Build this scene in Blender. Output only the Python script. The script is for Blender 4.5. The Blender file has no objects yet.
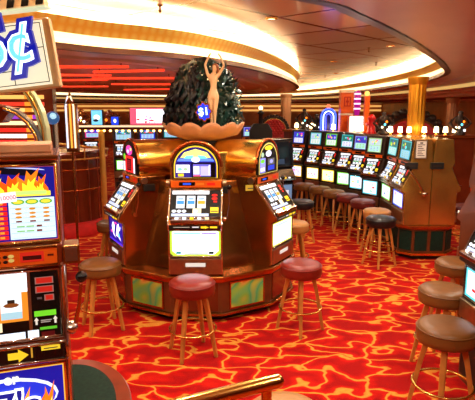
import bpy, bmesh, math, random
from mathutils import Matrix, Vector
random.seed(7)
PI = math.pi
scene = bpy.context.scene
COL = scene.collection
CAM_H, FPX = 2.16, 510.0
PITCH = math.atan(92 / FPX)

# ------------------------------------------------------------------ materials
def lin(c):
    return tuple(((v / 255) / 12.92 if v / 255 <= 0.04045 else ((v / 255 + 0.055) / 1.055) ** 2.4) for v in c) + (1.0,)

MATS = {}
def mat(name, rgb, metal=0.0, rough=0.5, emit=0.0, var=0.0, vscale=8.0, bump=0.0, spec=0.5, coat=0.0, ergb=None):
    if name in MATS:
        return MATS[name]
    m = bpy.data.materials.new(name)
    m.use_nodes = True
    nt = m.node_tree
    b = nt.nodes['Principled BSDF']
    b.inputs['Base Color'].default_value = lin(rgb)
    b.inputs['Metallic'].default_value = metal
    b.inputs['Roughness'].default_value = rough
    b.inputs['Specular IOR Level'].default_value = spec
    b.inputs['Coat Weight'].default_value = coat
    b.inputs['Coat Roughness'].default_value = 0.1
    if emit:
        b.inputs['Emission Color'].default_value = lin(ergb or rgb)
        b.inputs['Emission Strength'].default_value = emit
    if var or bump:
        tc = nt.nodes.new('ShaderNodeTexCoord')
        n = nt.nodes.new('ShaderNodeTexNoise')
        n.inputs['Scale'].default_value = vscale
        n.inputs['Detail'].default_value = 4
        nt.links.new(tc.outputs['Object'], n.inputs['Vector'])
        if var:
            r = nt.nodes.new('ShaderNodeValToRGB')
            c = lin(rgb)
            r.color_ramp.elements[0].position = 0.3
            r.color_ramp.elements[1].position = 0.7
            r.color_ramp.elements[0].color = tuple(v * (1 - var) for v in c[:3]) + (1,)
            r.color_ramp.elements[1].color = tuple(min(1, v * (1 + var)) for v in c[:3]) + (1,)
            nt.links.new(n.outputs['Fac'], r.inputs['Fac'])
            nt.links.new(r.outputs['Color'], b.inputs['Base Color'])
        if bump:
            bp = nt.nodes.new('ShaderNodeBump')
            bp.inputs['Strength'].default_value = bump
            bp.inputs['Distance'].default_value = 0.02
            nt.links.new(n.outputs['Fac'], bp.inputs['Height'])
            nt.links.new(bp.outputs['Normal'], b.inputs['Normal'])
    MATS[name] = m
    return m

def E(rgb, s=1.6):
    """a backlit colour"""
    return mat('lit_%d_%d_%d_%d' % (rgb[0], rgb[1], rgb[2], int(s * 100)), tuple(int(c * .6) for c in rgb), 0, 0.3, s, ergb=rgb, spec=.3)

WHITE, CREAM, YEL, ORG, RED = (245, 248, 255), (255, 236, 190), (255, 214, 40), (255, 120, 20), (225, 30, 25)
BLUE, DBLUE, LILAC, PINK, GREEN, TEAL = (40, 60, 235), (25, 20, 150), (165, 165, 255), (255, 70, 160), (120, 220, 50), (90, 210, 225)
BLACK = (8, 7, 9)

brass = mat('brass', (226, 178, 92), 1.0, 0.2, var=0.15, vscale=3)
gold_shroud = mat('polished_gold', (250, 204, 112), 1.0, 0.22, var=0.25, vscale=2.5)
bronze = mat('bronze_panel', (168, 104, 44), 0.9, 0.18, var=0.25, vscale=3, coat=0.4)
satin_brass = mat('satin_brass', (232, 186, 92), 0.8, 0.42)
copper = mat('copper_trim', (190, 100, 45), 0.9, 0.25, var=0.15)
chrome = mat('chrome', (205, 195, 185), 1.0, 0.12)
steel = mat('brushed_steel', (165, 140, 110), 0.95, 0.3, var=0.1, vscale=20)
black_gloss = mat('black_gloss', (10, 9, 10), 0, 0.15)
black_matte = mat('black_matte', (14, 12, 12), 0, 0.5)
dark_metal = mat('dark_metal', (60, 48, 42), 0.6, 0.3, var=0.15)
wood_red = mat('cherry_wood', (128, 48, 20), 0.0, 0.3, var=0.3, vscale=5, coat=0.5)
walnut = mat('walnut_wood', (104, 52, 24), 0.0, 0.35, var=0.3, vscale=5, coat=0.3)
wood_leg = mat('oak_leg', (190, 124, 54), 0.0, 0.4, var=0.2, vscale=9)
orange_lam = mat('orange_laminate', (226, 96, 22), 0.1, 0.3, var=0.1)
red_vinyl = mat('red_vinyl', (128, 30, 20), 0, 0.32, bump=0.05, vscale=30)
brown_vinyl = mat('brown_vinyl', (118, 74, 30), 0, 0.38, bump=0.05, vscale=30)
tan_vinyl = mat('tan_vinyl', (180, 126, 64), 0, 0.38, bump=0.05, vscale=30)
maroon_vinyl = mat('maroon_vinyl', (98, 26, 20), 0, 0.35, bump=0.05, vscale=30)
black_vinyl = mat('black_vinyl', (22, 17, 20), 0, 0.3, bump=0.05, vscale=30)
green_panel = mat('dark_green_laminate', (18, 44, 34), 0, 0.6, spec=.2, var=0.3, vscale=40)
red_fabric = mat('red_fabric', (205, 26, 18), 0, 0.8, var=0.15, vscale=10)
shell_mat = mat('shell_plaster', (196, 138, 96), 0, 0.5, var=0.15, vscale=6)
statue_mat = mat('statue_plaster', (232, 194, 146), 0, 0.42)
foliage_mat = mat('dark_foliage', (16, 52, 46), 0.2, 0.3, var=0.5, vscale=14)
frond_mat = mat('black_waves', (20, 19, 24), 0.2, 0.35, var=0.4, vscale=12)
brown_lacquer = mat('brown_lacquer', (112, 44, 20), 0.1, 0.2, var=0.2, vscale=4, coat=0.5)
soffit_mat = mat('soffit_lacquer', (222, 208, 196), 0.0, 0.3, var=0.12, vscale=0.8)
soffit_dark = mat('soffit_step', (92, 48, 30), 0.3, 0.3)
paper = mat('paper', (235, 230, 215), 0, 0.7)
paper_ink = mat('ink', (70, 66, 66), 0, 0.7)
ivory = mat('ivory_enamel', (240, 226, 190), 0, 0.3)
sprink = mat('sprinkler_metal', (120, 84, 50), 0.8, 0.3)
cove_light = mat('cove_light', (255, 226, 170), 0, 0.5, 2.2)
cove_up = mat('cove_uplight', (255, 236, 206), 0, 0.5, 22.0)
lamp_glow = mat('lamp_glow', (255, 222, 160), 0, 0.5, 6.0)
table_glow = mat('table_lamp_glow', (255, 226, 170), 0, 0.5, 8.0)
bulb_glow = mat('bulb_glow', (255, 200, 110), 0, 0.5, 7.0)

def nodes_mat(name):
    m = bpy.data.materials.new(name)
    m.use_nodes = True
    return m, m.node_tree, m.node_tree.nodes['Principled BSDF']

def mk_carpet():
    m, nt, b = nodes_mat('swirl_carpet')
    N, L = nt.nodes, nt.links
    g = N.new('ShaderNodeNewGeometry')
    mp = N.new('ShaderNodeMapping'); mp.inputs['Scale'].default_value = (0.95, 1.6, 1.0); mp.inputs['Rotation'].default_value = (0, 0, 0.12)
    L.new(g.outputs['Position'], mp.inputs['Vector'])
    def warp(vec, sc, amt):
        n = N.new('ShaderNodeTexNoise'); n.noise_dimensions = '2D'
        n.inputs['Scale'].default_value = sc; n.inputs['Detail'].default_value = 0.0
        L.new(mp.outputs['Vector'], n.inputs['Vector'])
        s = N.new('ShaderNodeVectorMath'); s.operation = 'SUBTRACT'; s.inputs[1].default_value = (.5, .5, .5)
        L.new(n.outputs['Color'], s.inputs[0])
        k = N.new('ShaderNodeVectorMath'); k.operation = 'SCALE'; k.inputs['Scale'].default_value = amt
        L.new(s.outputs[0], k.inputs[0])
        a = N.new('ShaderNodeVectorMath'); a.operation = 'ADD'
        L.new(vec, a.inputs[0]); L.new(k.outputs[0], a.inputs[1])
        return a.outputs[0]
    v = warp(mp.outputs['Vector'], 1.6, 0.35)
    v = warp(v, 4.4, 0.32)
    v = warp(v, 13.0, 0.05)
    vo = N.new('ShaderNodeTexVoronoi'); vo.voronoi_dimensions = '2D'; vo.feature = 'DISTANCE_TO_EDGE'
    vo.inputs['Scale'].default_value = 2.35; vo.inputs['Randomness'].default_value = 0.7
    L.new(v, vo.inputs['Vector'])
    r = N.new('ShaderNodeValToRGB'); e = r.color_ramp.elements
    e[0].position = 0.0; e[0].color = lin((226, 156, 60))
    e[1].position = 0.048; e[1].color = lin((216, 128, 44))
    x = e.new(0.062); x.color = lin((198, 26, 10))
    x = e.new(0.17); x.color = lin((188, 16, 7))
    x = e.new(0.30); x.color = lin((160, 10, 7))
    L.new(vo.outputs['Distance'], r.inputs['Fac'])
    n2 = N.new('ShaderNodeTexNoise'); n2.inputs['Scale'].default_value = 90
    L.new(g.outputs['Position'], n2.inputs['Vector'])
    mr = N.new('ShaderNodeMapRange'); mr.inputs[3].default_value = 0.75; mr.inputs[4].default_value = 1.2
    L.new(n2.outputs['Fac'], mr.inputs[0])
    mx = N.new('ShaderNodeVectorMath'); mx.operation = 'SCALE'
    L.new(r.outputs['Color'], mx.inputs[0]); L.new(mr.outputs[0], mx.inputs['Scale'])
    L.new(mx.outputs[0], b.inputs['Base Color'])
    b.inputs['Roughness'].default_value = 0.9
    b.inputs['Specular IOR Level'].default_value = 0.15
    bp = N.new('ShaderNodeBump'); bp.inputs['Strength'].default_value = 0.25; bp.inputs['Distance'].default_value = 0.01
    L.new(n2.outputs['Fac'], bp.inputs['Height']); L.new(bp.outputs['Normal'], b.inputs['Normal'])
    return m
carpet = mk_carpet()

def mk_tile():
    m, nt, b = nodes_mat('ceiling_tiles')
    N, L = nt.nodes, nt.links
    g = N.new('ShaderNodeNewGeometry')
    mp = N.new('ShaderNodeMapping'); mp.inputs['Rotation'].default_value = (0, 0, 0.72)
    L.new(g.outputs['Position'], mp.inputs['Vector'])
    br = N.new('ShaderNodeTexBrick'); br.offset = 0.0
    br.inputs['Scale'].default_value = 1.0
    br.inputs['Brick Width'].default_value = 1.25; br.inputs['Row Height'].default_value = 1.25
    br.inputs['Mortar Size'].default_value = 0.03; br.inputs['Mortar Smooth'].default_value = 0.0
    br.inputs['Color1'].default_value = lin((244, 220, 196)); br.inputs['Color2'].default_value = lin((228, 194, 166))
    br.inputs['Mortar'].default_value = lin((60, 34, 18))
    L.new(mp.outputs['Vector'], br.inputs['Vector'])
    L.new(br.outputs['Color'], b.inputs['Base Color'])
    b.inputs['Metallic'].default_value = 0.1
    b.inputs['Roughness'].default_value = 0.14
    return m
tile_mat = mk_tile()

def mk_cornice():
    m, nt, b = nodes_mat('gold_cornice')
    N, L = nt.nodes, nt.links
    tc = N.new('ShaderNodeUVMap')
    w = N.new('ShaderNodeTexVoronoi'); w.inputs['Scale'].default_value = 1.0; w.inputs['Randomness'].default_value = 0.0
    L.new(tc.outputs['UV'], w.inputs['Vector'])
    r = N.new('ShaderNodeValToRGB')
    r.color_ramp.elements[0].position = 0.2; r.color_ramp.elements[0].color = lin((255, 228, 120))
    r.color_ramp.elements[1].position = 0.55; r.color_ramp.elements[1].color = lin((250, 194, 72))
    L.new(w.outputs['Distance'], r.inputs['Fac'])
    L.new(r.outputs['Color'], b.inputs['Base Color'])
    b.inputs['Metallic'].default_value = 0.0; b.inputs['Roughness'].default_value = 0.4
    bp = N.new('ShaderNodeBump'); bp.inputs['Strength'].default_value = 0.6; bp.invert = True
    L.new(w.outputs['Distance'], bp.inputs['Height']); L.new(bp.outputs['Normal'], b.inputs['Normal'])
    return m
cornice_mat = mk_cornice()

def mk_holo():
    m, nt, b = nodes_mat('hologram_foil')
    N, L = nt.nodes, nt.links
    tc = N.new('ShaderNodeTexCoord')
    n = N.new('ShaderNodeTexNoise'); n.inputs['Scale'].default_value = 3.4; n.inputs['Detail'].default_value = 1; n.inputs['Distortion'].default_value = 0.3
    L.new(tc.outputs['Object'], n.inputs['Vector'])
    r = N.new('ShaderNodeValToRGB'); e = r.color_ramp.elements
    e[0].position = 0.28; e[0].color = lin((222, 132, 60))
    e[1].position = 0.38; e[1].color = lin((240, 205, 100))
    for p, c in ((0.46, (150, 220, 90)), (0.53, (80, 205, 140)), (0.60, (190, 220, 90)), (0.67, (240, 190, 90)), (0.76, (225, 110, 70))):
        x = e.new(p); x.color = lin(c)
    L.new(n.outputs['Fac'], r.inputs['Fac'])
    L.new(r.outputs['Color'], b.inputs['Base Color'])
    b.inputs['Metallic'].default_value = 0.25; b.inputs['Roughness'].default_value = 0.25
    return m
holo = mk_holo()

# ------------------------------------------------------------------ geometry helper
class MB:
    def __init__(s):
        s.v, s.f, s.m, s.sm, s.uv = [], [], [], [], None
        s.mats = []
    def mi(s, m):
        if m not in s.mats:
            s.mats.append(m)
        return s.mats.index(m)
    def add(s, vs, fs, m, smooth=False, M=None):
        o = len(s.v)
        for p in vs:
            p = Vector(p)
            s.v.append(M @ p if M else p)
        k = s.mi(m)
        for f in fs:
            s.f.append([o + i for i in f]); s.m.append(k); s.sm.append(smooth)
    def box(s, x0, x1, y0, y1, z0, z1, m, M=None):
        vs = [(x, y, z) for z in (z0, z1) for y in (y0, y1) for x in (x0, x1)]
        s.add(vs, [(0, 2, 3, 1), (4, 5, 7, 6), (0, 1, 5, 4), (2, 6, 7, 3), (0, 4, 6, 2), (1, 3, 7, 5)], m, False, M)
    def prism(s, poly, a0, a1, m, axis='x', M=None):
        """extrude a 2D polygon; axis x: poly=(y,z); y: (x,z); z: (x,y)"""
        def P(p, a):
            return {'x': (a, p[0], p[1]), 'y': (p[0], a, p[1]), 'z': (p[0], p[1], a)}[axis]
        n = len(poly)
        vs = [P(p, a0) for p in poly] + [P(p, a1) for p in poly]
        fs = [tuple(range(n))[::-1], tuple(range(n, 2 * n))] + [(i, (i + 1) % n, n + (i + 1) % n, n + i) for i in range(n)]
        s.add(vs, fs, m, False, M)
    def lathe(s, prof, m, n=24, M=None, smooth=True, a0=0, a1=2 * PI, rmod=None):
        full = abs(a1 - a0 - 2 * PI) < 1e-6
        k = n if full else n + 1
        vs = []
        for r, z in prof:
            for i in range(k):
                a = a0 + (a1 - a0) * i / n
                q = r * (rmod(a, z) if rmod else 1)
                vs.append((q * math.cos(a), q * math.sin(a), z))
        fs = []
        for j in range(len(prof) - 1):
            for i in range(n):
                b = (i + 1) % k
                fs.append((j * k + i, j * k + b, (j + 1) * k + b, (j + 1) * k + i))
        s.add(vs, fs, m, smooth, M)
    def cyl(s, r, z0, z1, m, n=20, M=None):
        s.lathe([(r, z0), (r, z1)], m, n, M)
        s.add([(r * math.cos(2 * PI * i / n), r * math.sin(2 * PI * i / n), z) for z in (z0, z1) for i in range(n)],
              [tuple(range(n))[::-1], tuple(range(n, 2 * n))], m, False, M)
    def tube(s, path, r, m, n=8, M=None, closed=False, caps=True):
        path = [Vector(p) for p in path]
        N = len(path)
        rr = r if isinstance(r, (list, tuple)) else [r] * N
        vs = []
        up = Vector((0, 0, 1))
        for i, p in enumerate(path):
            t = (path[(i + 1) % N] - path[i - 1]) if closed else (path[min(i + 1, N - 1)] - path[max(i - 1, 0)])
            t.normalize()
            u = up if abs(t.dot(up)) < 0.95 else Vector((1, 0, 0))
            a = t.cross(u).normalized(); b = a.cross(t).normalized()
            for k in range(n):
                an = 2 * PI * k / n
                vs.append(p + (a * math.cos(an) + b * math.sin(an)) * rr[i])
        fs = []
        for i in range(N if closed else N - 1):
            j = (i + 1) % N
            for k in range(n):
                l = (k + 1) % n
                fs.append((i * n + k, i * n + l, j * n + l, j * n + k))
        s.add(vs, fs, m, True, M)
        if caps and not closed:
            s.add(vs[:n], [tuple(range(n))], m, False, M)
            s.add(vs[-n:], [tuple(range(n))[::-1]], m, False, M)
    def ball(s, c, r, m, n=12, sz=1.0):
        prof = [(max(1e-4, r * math.sin(PI * i / n)), -r * sz * math.cos(PI * i / n)) for i in range(n + 1)]
        s.lathe(prof, m, max(8, n), Matrix.Translation(c))
    def poly(s, pts, m, M=None):
        s.add([(x, 0, z) for x, z in pts], [tuple(range(len(pts)))], m, False, M)
    def mesh(s, me, m, M=None):
        s.add([v.co for v in me.vertices], [tuple(p.vertices) for p in me.polygons], m, False, M)
    def build(s, name, parent=None, bevel=0.0, M=None, recalc=True):
        me = bpy.data.meshes.new(name)
        me.from_pydata([tuple(v) for v in s.v], [], s.f)
        for m in s.mats:
            me.materials.append(m)
        me.polygons.foreach_set('material_index', s.m)
        me.polygons.foreach_set('use_smooth', s.sm)
        if recalc:
            bm = bmesh.new(); bm.from_mesh(me)
            bmesh.ops.recalc_face_normals(bm, faces=bm.faces)
            bm.to_mesh(me); bm.free()
        if s.uv:
            ul = me.uv_layers.new(name='UVMap')
            for li, lp in enumerate(me.loops):
                ul.data[li].uv = s.uv[lp.vertex_index]
        me.update()
        o = bpy.data.objects.new(name, me)
        COL.objects.link(o)
        if parent:
            o.parent = parent
        if M:
            o.matrix_local = M
        if bevel:
            b = o.modifiers.new('Bevel', 'BEVEL'); b.width = bevel; b.segments = 2; b.limit_method = 'ANGLE'; b.angle_limit = 0.6
        return o

def thing(name, label, cat, loc=(0, 0, 0), rz=0.0, group=None):
    o = bpy.data.objects.new(name, None)
    COL.objects.link(o)
    o.location = loc; o.rotation_euler = (0, 0, rz)
    o.empty_display_size = 0.1
    o['label'] = label; o['category'] = cat
    if group: o['group'] = group
    return o
def tag(o, label, cat, group=None):
    o['label'] = label; o['category'] = cat
    if group: o['group'] = group
    return o
def struct(o):
    o['kind'] = 'structure'
    return o

def face_rz(nx, ny):
    return math.atan2(nx, -ny)

def text_mesh(body, size, ext=0.002):
    cu = bpy.data.curves.new('t', 'FONT')
    cu.body = body; cu.size = size; cu.extrude = ext
    cu.align_x = 'CENTER'; cu.align_y = 'CENTER'; cu.resolution_u = 3
    ob = bpy.data.objects.new('t', cu)
    COL.objects.link(ob)
    dg = bpy.context.evaluated_depsgraph_get()
    me = bpy.data.meshes.new_from_object(ob.evaluated_get(dg))
    bpy.data.objects.remove(ob)
    return me

def fat_text(body, size, off, ext=0.002):
    cu = bpy.data.curves.new('t', 'FONT')
    cu.body = body; cu.size = size; cu.extrude = ext; cu.offset = off
    cu.align_x = 'CENTER'; cu.align_y = 'CENTER'; cu.resolution_u = 3
    ob = bpy.data.objects.new('t', cu)
    COL.objects.link(ob)
    dg = bpy.context.evaluated_depsgraph_get()
    me = bpy.data.meshes.new_from_object(ob.evaluated_get(dg))
    bpy.data.objects.remove(ob)
    return me
TXT = Matrix.Rotation(PI / 2, 4, 'X')     # text lies in XY -> stands in XZ facing -Y

def at(px, py, z):
    """a point of the place from the sight line that meets height z"""
    cp, sp = math.cos(PITCH), math.sin(PITCH)
    dx = (px - 237.5) / FPX; dy = (py - 200) / FPX
    t = (CAM_H - z) / (sp + dy * cp)
    return t * dx, t * (cp - dy * sp)
def X_at(px, y, z=1.6):
    zc = y * math.cos(PITCH) - (z - CAM_H) * math.sin(PITCH)
    return (px - 237.5) / FPX * zc
def Z_at(py, y):
    cp, sp = math.cos(PITCH), math.sin(PITCH)
    dy = (py - 200) / FPX
    t = y / (cp - dy * sp)
    return CAM_H - t * (sp + dy * cp)

# ------------------------------------------------------------------ camera
cam = bpy.data.cameras.new('camera')
cam.sensor_width = 36; cam.lens = FPX / 475 * 36
co = bpy.data.objects.new('camera', cam); COL.objects.link(co)
co.location = (0, 0, CAM_H); co.rotation_euler = (PI / 2 - PITCH, 0, 0)
cam.clip_start = 0.05; cam.clip_end = 200
scene.camera = co
vs = scene.view_settings
vs.view_transform = 'Standard'; vs.look = 'None'; vs.exposure = -0.1; vs.gamma = 1; vs.use_curve_mapping = False

# ------------------------------------------------------------------ room shell
def plane(name, pts, m):
    b = MB(); b.add(pts, [tuple(range(len(pts)))], m)
    return struct(b.build(name, recalc=False))
XL, XR, YB, YF = -14.0, 9.5, 34.0, -3.0
b = MB(); b.box(XL, XR, YF, YB, -0.1, 0, carpet); struct(b.build('floor'))
wall_mat = mat('wall_panel', (186, 112, 66), 0.1, 0.35, var=0.3, vscale=1.2)
b = MB(); b.box(XL, XR, YB, YB + 0.1, 0, 3.4, wall_mat); struct(b.build('wall_back'))
b = MB(); b.box(XR, XR + 0.1, YF, YB, 0, 3.4, wall_mat); struct(b.build('wall_right'))
b = MB(); b.box(XL - 0.1, XL, YF, YB, 0, 3.4, wall_mat); struct(b.build('wall_left'))
b = MB(); b.box(XL, XR, YF - 0.1, YF, 0, 3.4, wall_mat); struct(b.build('wall_front'))
b = MB(); b.box(XL, XR, YF, YB, 3.2, 3.3, tile_mat); struct(b.build('ceiling'))
for zt, k in ((2.22, 1), (1.95, 2)):
    b = MB(); b.box(XL + 0.1, XR - 0.1, YB - 0.12, YB, zt, zt + 0.12, E((255, 190, 100), 0.9)); struct(b.build('trim_%d' % k))

def catmull(pts, n=10):
    out = []
    N = len(pts)
    for i in range(N):
        p0, p1, p2, p3 = [Vector(pts[(i + k - 1) % N]) for k in range(4)]
        for j in range(n):
            t = j / n
            out.append(0.5 * ((2 * p1) + (p2 - p0) * t + (2 * p0 - 5 * p1 + 4 * p2 - p3) * t * t + (3 * p1 - p0 - 3 * p2 + p3) * t ** 3))
    return out
def offset(loop, d):
    """d>0 grows the loop"""
    N = len(loop)
    area = sum(loop[i].x * loop[(i + 1) % N].y - loop[(i + 1) % N].x * loop[i].y for i in range(N))
    s = 1 if area > 0 else -1
    out = []
    for i in range(N):
        t = (loop[(i + 1) % N] - loop[i - 1]).normalized()
        out.append(loop[i] + Vector((t.y, -t.x)) * d * s)
    return out
def loft(name, loops, m, uv=None, smooth=False, cap=False):
    """loops: list of (list of 2D points, z)"""
    b = MB()
    N = len(loops[0][0])
    vs = [(p.x, p.y, z) for lp, z in loops for p in lp]
    fs = []
    for j in range(len(loops) - 1):
        for i in range(N):
            k = (i + 1) % N
            fs.append((j * N + i, j * N + k, (j + 1) * N + k, (j + 1) * N + i))
    if cap:
        fs.append(tuple((len(loops) - 1) * N + i for i in range(N)))
    if uv:
        L = [0.0]
        lp = loops[0][0]
        for i in range(1, N):
            L.append(L[-1] + (lp[i] - lp[i - 1]).length)
        b.uv = [(L[i] / uv, j) for j in range(len(loops)) for i in range(N)]
    b.add(vs, fs, m, smooth)
    return struct(b.build(name, recalc=False))

OPEN = catmull([(.35, 2.98), (.73, 3.45), (1.39, 4.54), (2.04, 5.76), (2.82, 7.33), (3.7, 9.52), (4.3, 13), (4.4, 18), (3.9, 23.5), (2.5, 27.5),
                (-1, 29.5), (-5, 29), (-9, 25), (-11, 18), (-11, 10), (-9, 5), (-6, 2.6), (-3, 1.9), (-.9, 2.2)], 10)
DISC = catmull([(-2.04, 4.96), (-1.47, 5.62), (-.99, 6.0), (-.47, 6.58), (.19, 7.87), (.8, 9.82), (1.49, 13.05), (1.9, 16.4), (1.8, 19.5), (.6, 22.6),
                (-1.8, 24), (-4.5, 23), (-7, 18.5), (-8, 12), (-7.2, 7), (-5.2, 4.6), (-3.2, 4.3)], 10)
for tag_n, base, s in (('rim', OPEN, 1), ('disc', DISC, -1)):
    n = {'rim': 0, 'disc': 5}[tag_n]
    o = lambda d: offset(base, d * s)
    loft('trim_%d' % (n + 3), [(o(.10), 2.74), (o(0), 2.74), (o(0), 2.80), (o(.09), 2.80)], soffit_dark)
    loft('trim_%d' % (n + 4), [(o(.09), 2.80), (o(.11), 2.86), (o(.08), 2.915)], cove_light)
    loft('trim_%d' % (n + 5), [(o(.08), 2.915), (o(-.01), 3.06)], cornice_mat, uv=0.11)
    loft('trim_%d' % (n + 6), [(o(-.01), 3.06), (o(.05), 3.06), (o(.06), 3.03)], brass)
    loft('trim_%d' % (n + 7), [(o(.06), 3.035), (o(.2), 3.035)], cove_up)
big = [(XL, XR, YF, YB)]
def stretch(loop):
    """push the loop out to the room's rectangle"""
    c = Vector((-3, 15)); out = []
    for p in loop:
        d = p - c
        k = min((XR - c.x if d.x > 0 else XL - c.x) / d.x if abs(d.x) > 1e-6 else 1e9,
                (YB - c.y if d.y > 0 else YF - c.y) / d.y if abs(d.y) > 1e-6 else 1e9)
        out.append(c + d * k)
    return out
o = lambda d: offset(OPEN, d)
loft('ceiling_soffit', [(o(.08), 2.74), (o(.42), 2.74), (o(.44), 2.70), (o(.95), 2.70)], soffit_mat)
loft('trim_13', [(o(.95), 2.70), (o(.97), 2.63), (o(1.03), 2.63)], E((255, 206, 120), .7))
loft('ceiling_soffit_outer', [(o(1.03), 2.63), (o(1.5), 2.63), (o(1.52), 2.58), (o(2.0), 2.58), (o(2.02), 2.50), (o(2.6), 2.50)], soffit_mat)
loft('trim_14', [(o(2.6), 2.50), (o(2.62), 2.43), (o(2.68), 2.43)], soffit_dark)
loft('ceiling_lower', [(o(2.68), 2.43), (stretch(OPEN), 2.43)], soffit_mat)
loft('trim_15', [(o(.2), 3.035), (o(.2), 3.2)], ivory)
o = lambda d: offset(DISC, -d)
loft('ceiling_disc', [(o(.08), 2.74), (o(.5), 2.74), (o(.52), 2.80), (o(.95), 2.80), (o(.97), 2.75), (o(1.15), 2.75), (o(1.17), 2.84), (o(1.7), 2.84)], soffit_mat)
loft('ceiling_disc_centre', [(o(1.7), 2.84), (o(1.72), 2.80), (o(1.9), 2.80)], soffit_mat, cap=True)
loft('trim_16', [(o(.2), 3.035), (o(.2), 3.2)], ivory)
# glowing red tubes added to stand in for reflection streaks on the disc
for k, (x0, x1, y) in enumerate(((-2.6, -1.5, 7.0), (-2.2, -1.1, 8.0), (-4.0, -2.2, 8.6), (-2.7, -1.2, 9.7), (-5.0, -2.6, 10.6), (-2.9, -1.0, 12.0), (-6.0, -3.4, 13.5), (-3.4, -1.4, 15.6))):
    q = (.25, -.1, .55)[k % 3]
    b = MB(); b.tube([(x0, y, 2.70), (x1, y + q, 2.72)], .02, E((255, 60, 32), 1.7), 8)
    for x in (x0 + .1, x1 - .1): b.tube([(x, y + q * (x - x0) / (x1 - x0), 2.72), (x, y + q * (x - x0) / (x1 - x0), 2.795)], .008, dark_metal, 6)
    tag(b.build('neon_tube'), 'straight glowing red tube standing in for a red reflection on the ceiling disc at left', 'reflection stand-in', 'added red tubes standing in for reflections on the ceiling disc')

# added downlights to light the room: ring, glowing lens and area lamp
def area(loc, w, size, col=(1, .86, .68)):
    l = bpy.data.lights.new('added_lamp', 'AREA'); l.shape = 'DISK'; l.size = size; l.energy = w; l.color = col
    ob = bpy.data.objects.new('added_lamp', l); COL.objects.link(ob); ob.location = loc
    return ob
DOWN = [(-1.2, 3.4, 3.2), (.6, 4.2, 3.2), (1.6, 6.4, 3.2), (.4, 6.3, 3.2), (2.6, 9.0, 3.2), (2.2, 12, 3.2), (3.0, 16, 3.2), (-3.2, 3.2, 3.2), (-4.5, 3.4, 3.2), (-.1, 3.3, 3.2), (2.6, 21, 3.2),
        (2.3, 4.2, 2.58), (3.2, 5.6, 2.58), (4.6, 7.5, 2.43), (-.3, 1.2, 2.58), (1.3, 1.6, 2.5), (-1.8, 1.0, 2.6), (6, 12, 2.43), (6.5, 18, 2.43),
        (-3, 8.5, 2.80), (-2, 11, 2.80), (-4, 14, 2.80), (-1, 16, 2.80)]
for i, (x, y, z) in enumerate(DOWN):
    b = MB(); b.lathe([(.075, 0), (.075, -.012), (.055, -.014), (.05, -.002)], brass, 20)
    t = thing('added_downlight', 'small round downlight added to the ceiling to light the room', 'downlight', (x, y, z), 0, 'added ceiling downlights')
    b.build('ring', t)
    b = MB(); b.cyl(.05, -.006, -.002, lamp_glow, 16); b.build('lens', t)
    a = area((x, y, z - .02), 30 if z > 3 else 22, .12)

# ------------------------------------------------------------------ stools
def stool_meshes():
    R = {}
    b = MB(); b.lathe([(1e-4, .695), (.12, .693), (.175, .683), (.197, .665), (.2, .64)], red_vinyl, 32)
    b.lathe([(.2, .64), (.203, .60), (.195, .565), (.17, .555), (1e-4, .555)], red_vinyl, 32)
    R['seat'] = b
    b = MB(); b.tube([(.199 * math.cos(2 * PI * i / 32), .199 * math.sin(2 * PI * i / 32), .655) for i in range(32)], .006, red_vinyl, 6, closed=True)
    R['piping'] = b
    b = MB()
    r0, r1 = .115, .225
    b.add([(r0 - .02, -.02, .556), (r0 + .022, -.02, .556), (r0 + .022, .02, .556), (r0 - .02, .02, .556),
           (r0 + .02, -.019, .40), (r0 + .055, -.019, .40), (r0 + .055, .019, .40), (r0 + .02, .019, .40),
           (r1 - .014, -.014, 0), (r1 + .014, -.014, 0), (r1 + .014, .014, 0), (r1 - .014, .014, 0)],
          [(0, 1, 2, 3), (11, 10, 9, 8)] + [(j * 4 + i, (j + 1) * 4 + i, (j + 1) * 4 + (i + 1) % 4, j * 4 + (i + 1) % 4) for j in (0, 1) for i in range(4)], wood_leg)
    R['leg'] = b
    b = MB(); b.tube([(.205 * math.cos(2 * PI * i / 40), .205 * math.sin(2 * PI * i / 40), .235) for i in range(40)], .010, brass, 8, closed=True)
    R['foot_ring'] = b
    return R
STOOL_MESH = {}
SM = stool_meshes()
def stool(x, y, vin, label, rz=0.5):
    t = thing('bar_stool', label, 'stool', (x, y, 0), rz, 'round casino stools')
    for part, rots in (('seat', (0,)), ('leg', (PI / 4, 3 * PI / 4, 5 * PI / 4, 7 * PI / 4)), ('foot_ring', (0,))):
        for r in rots:
            key = (part, vin.name if part == 'seat' else '')
            if key not in STOOL_MESH:
                o_ = SM[part].build(part, t, bevel=.004 if part == 'leg' else 0)
                if part == 'seat':
                    o_.data.materials[0] = vin
                STOOL_MESH[key] = o_
            else:
                o_ = STOOL_MESH[key].copy(); COL.objects.link(o_); o_.parent = t
            o_.rotation_euler = (0, 0, r)
            if part == 'seat':
                k2 = ('piping', vin.name)
                if k2 not in STOOL_MESH:
                    p = SM['piping'].build('piping', o_); p.data.materials[0] = vin; STOOL_MESH[k2] = p
                else:
                    p = STOOL_MESH[k2].copy(); COL.objects.link(p); p.parent = o_
    return t
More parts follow.
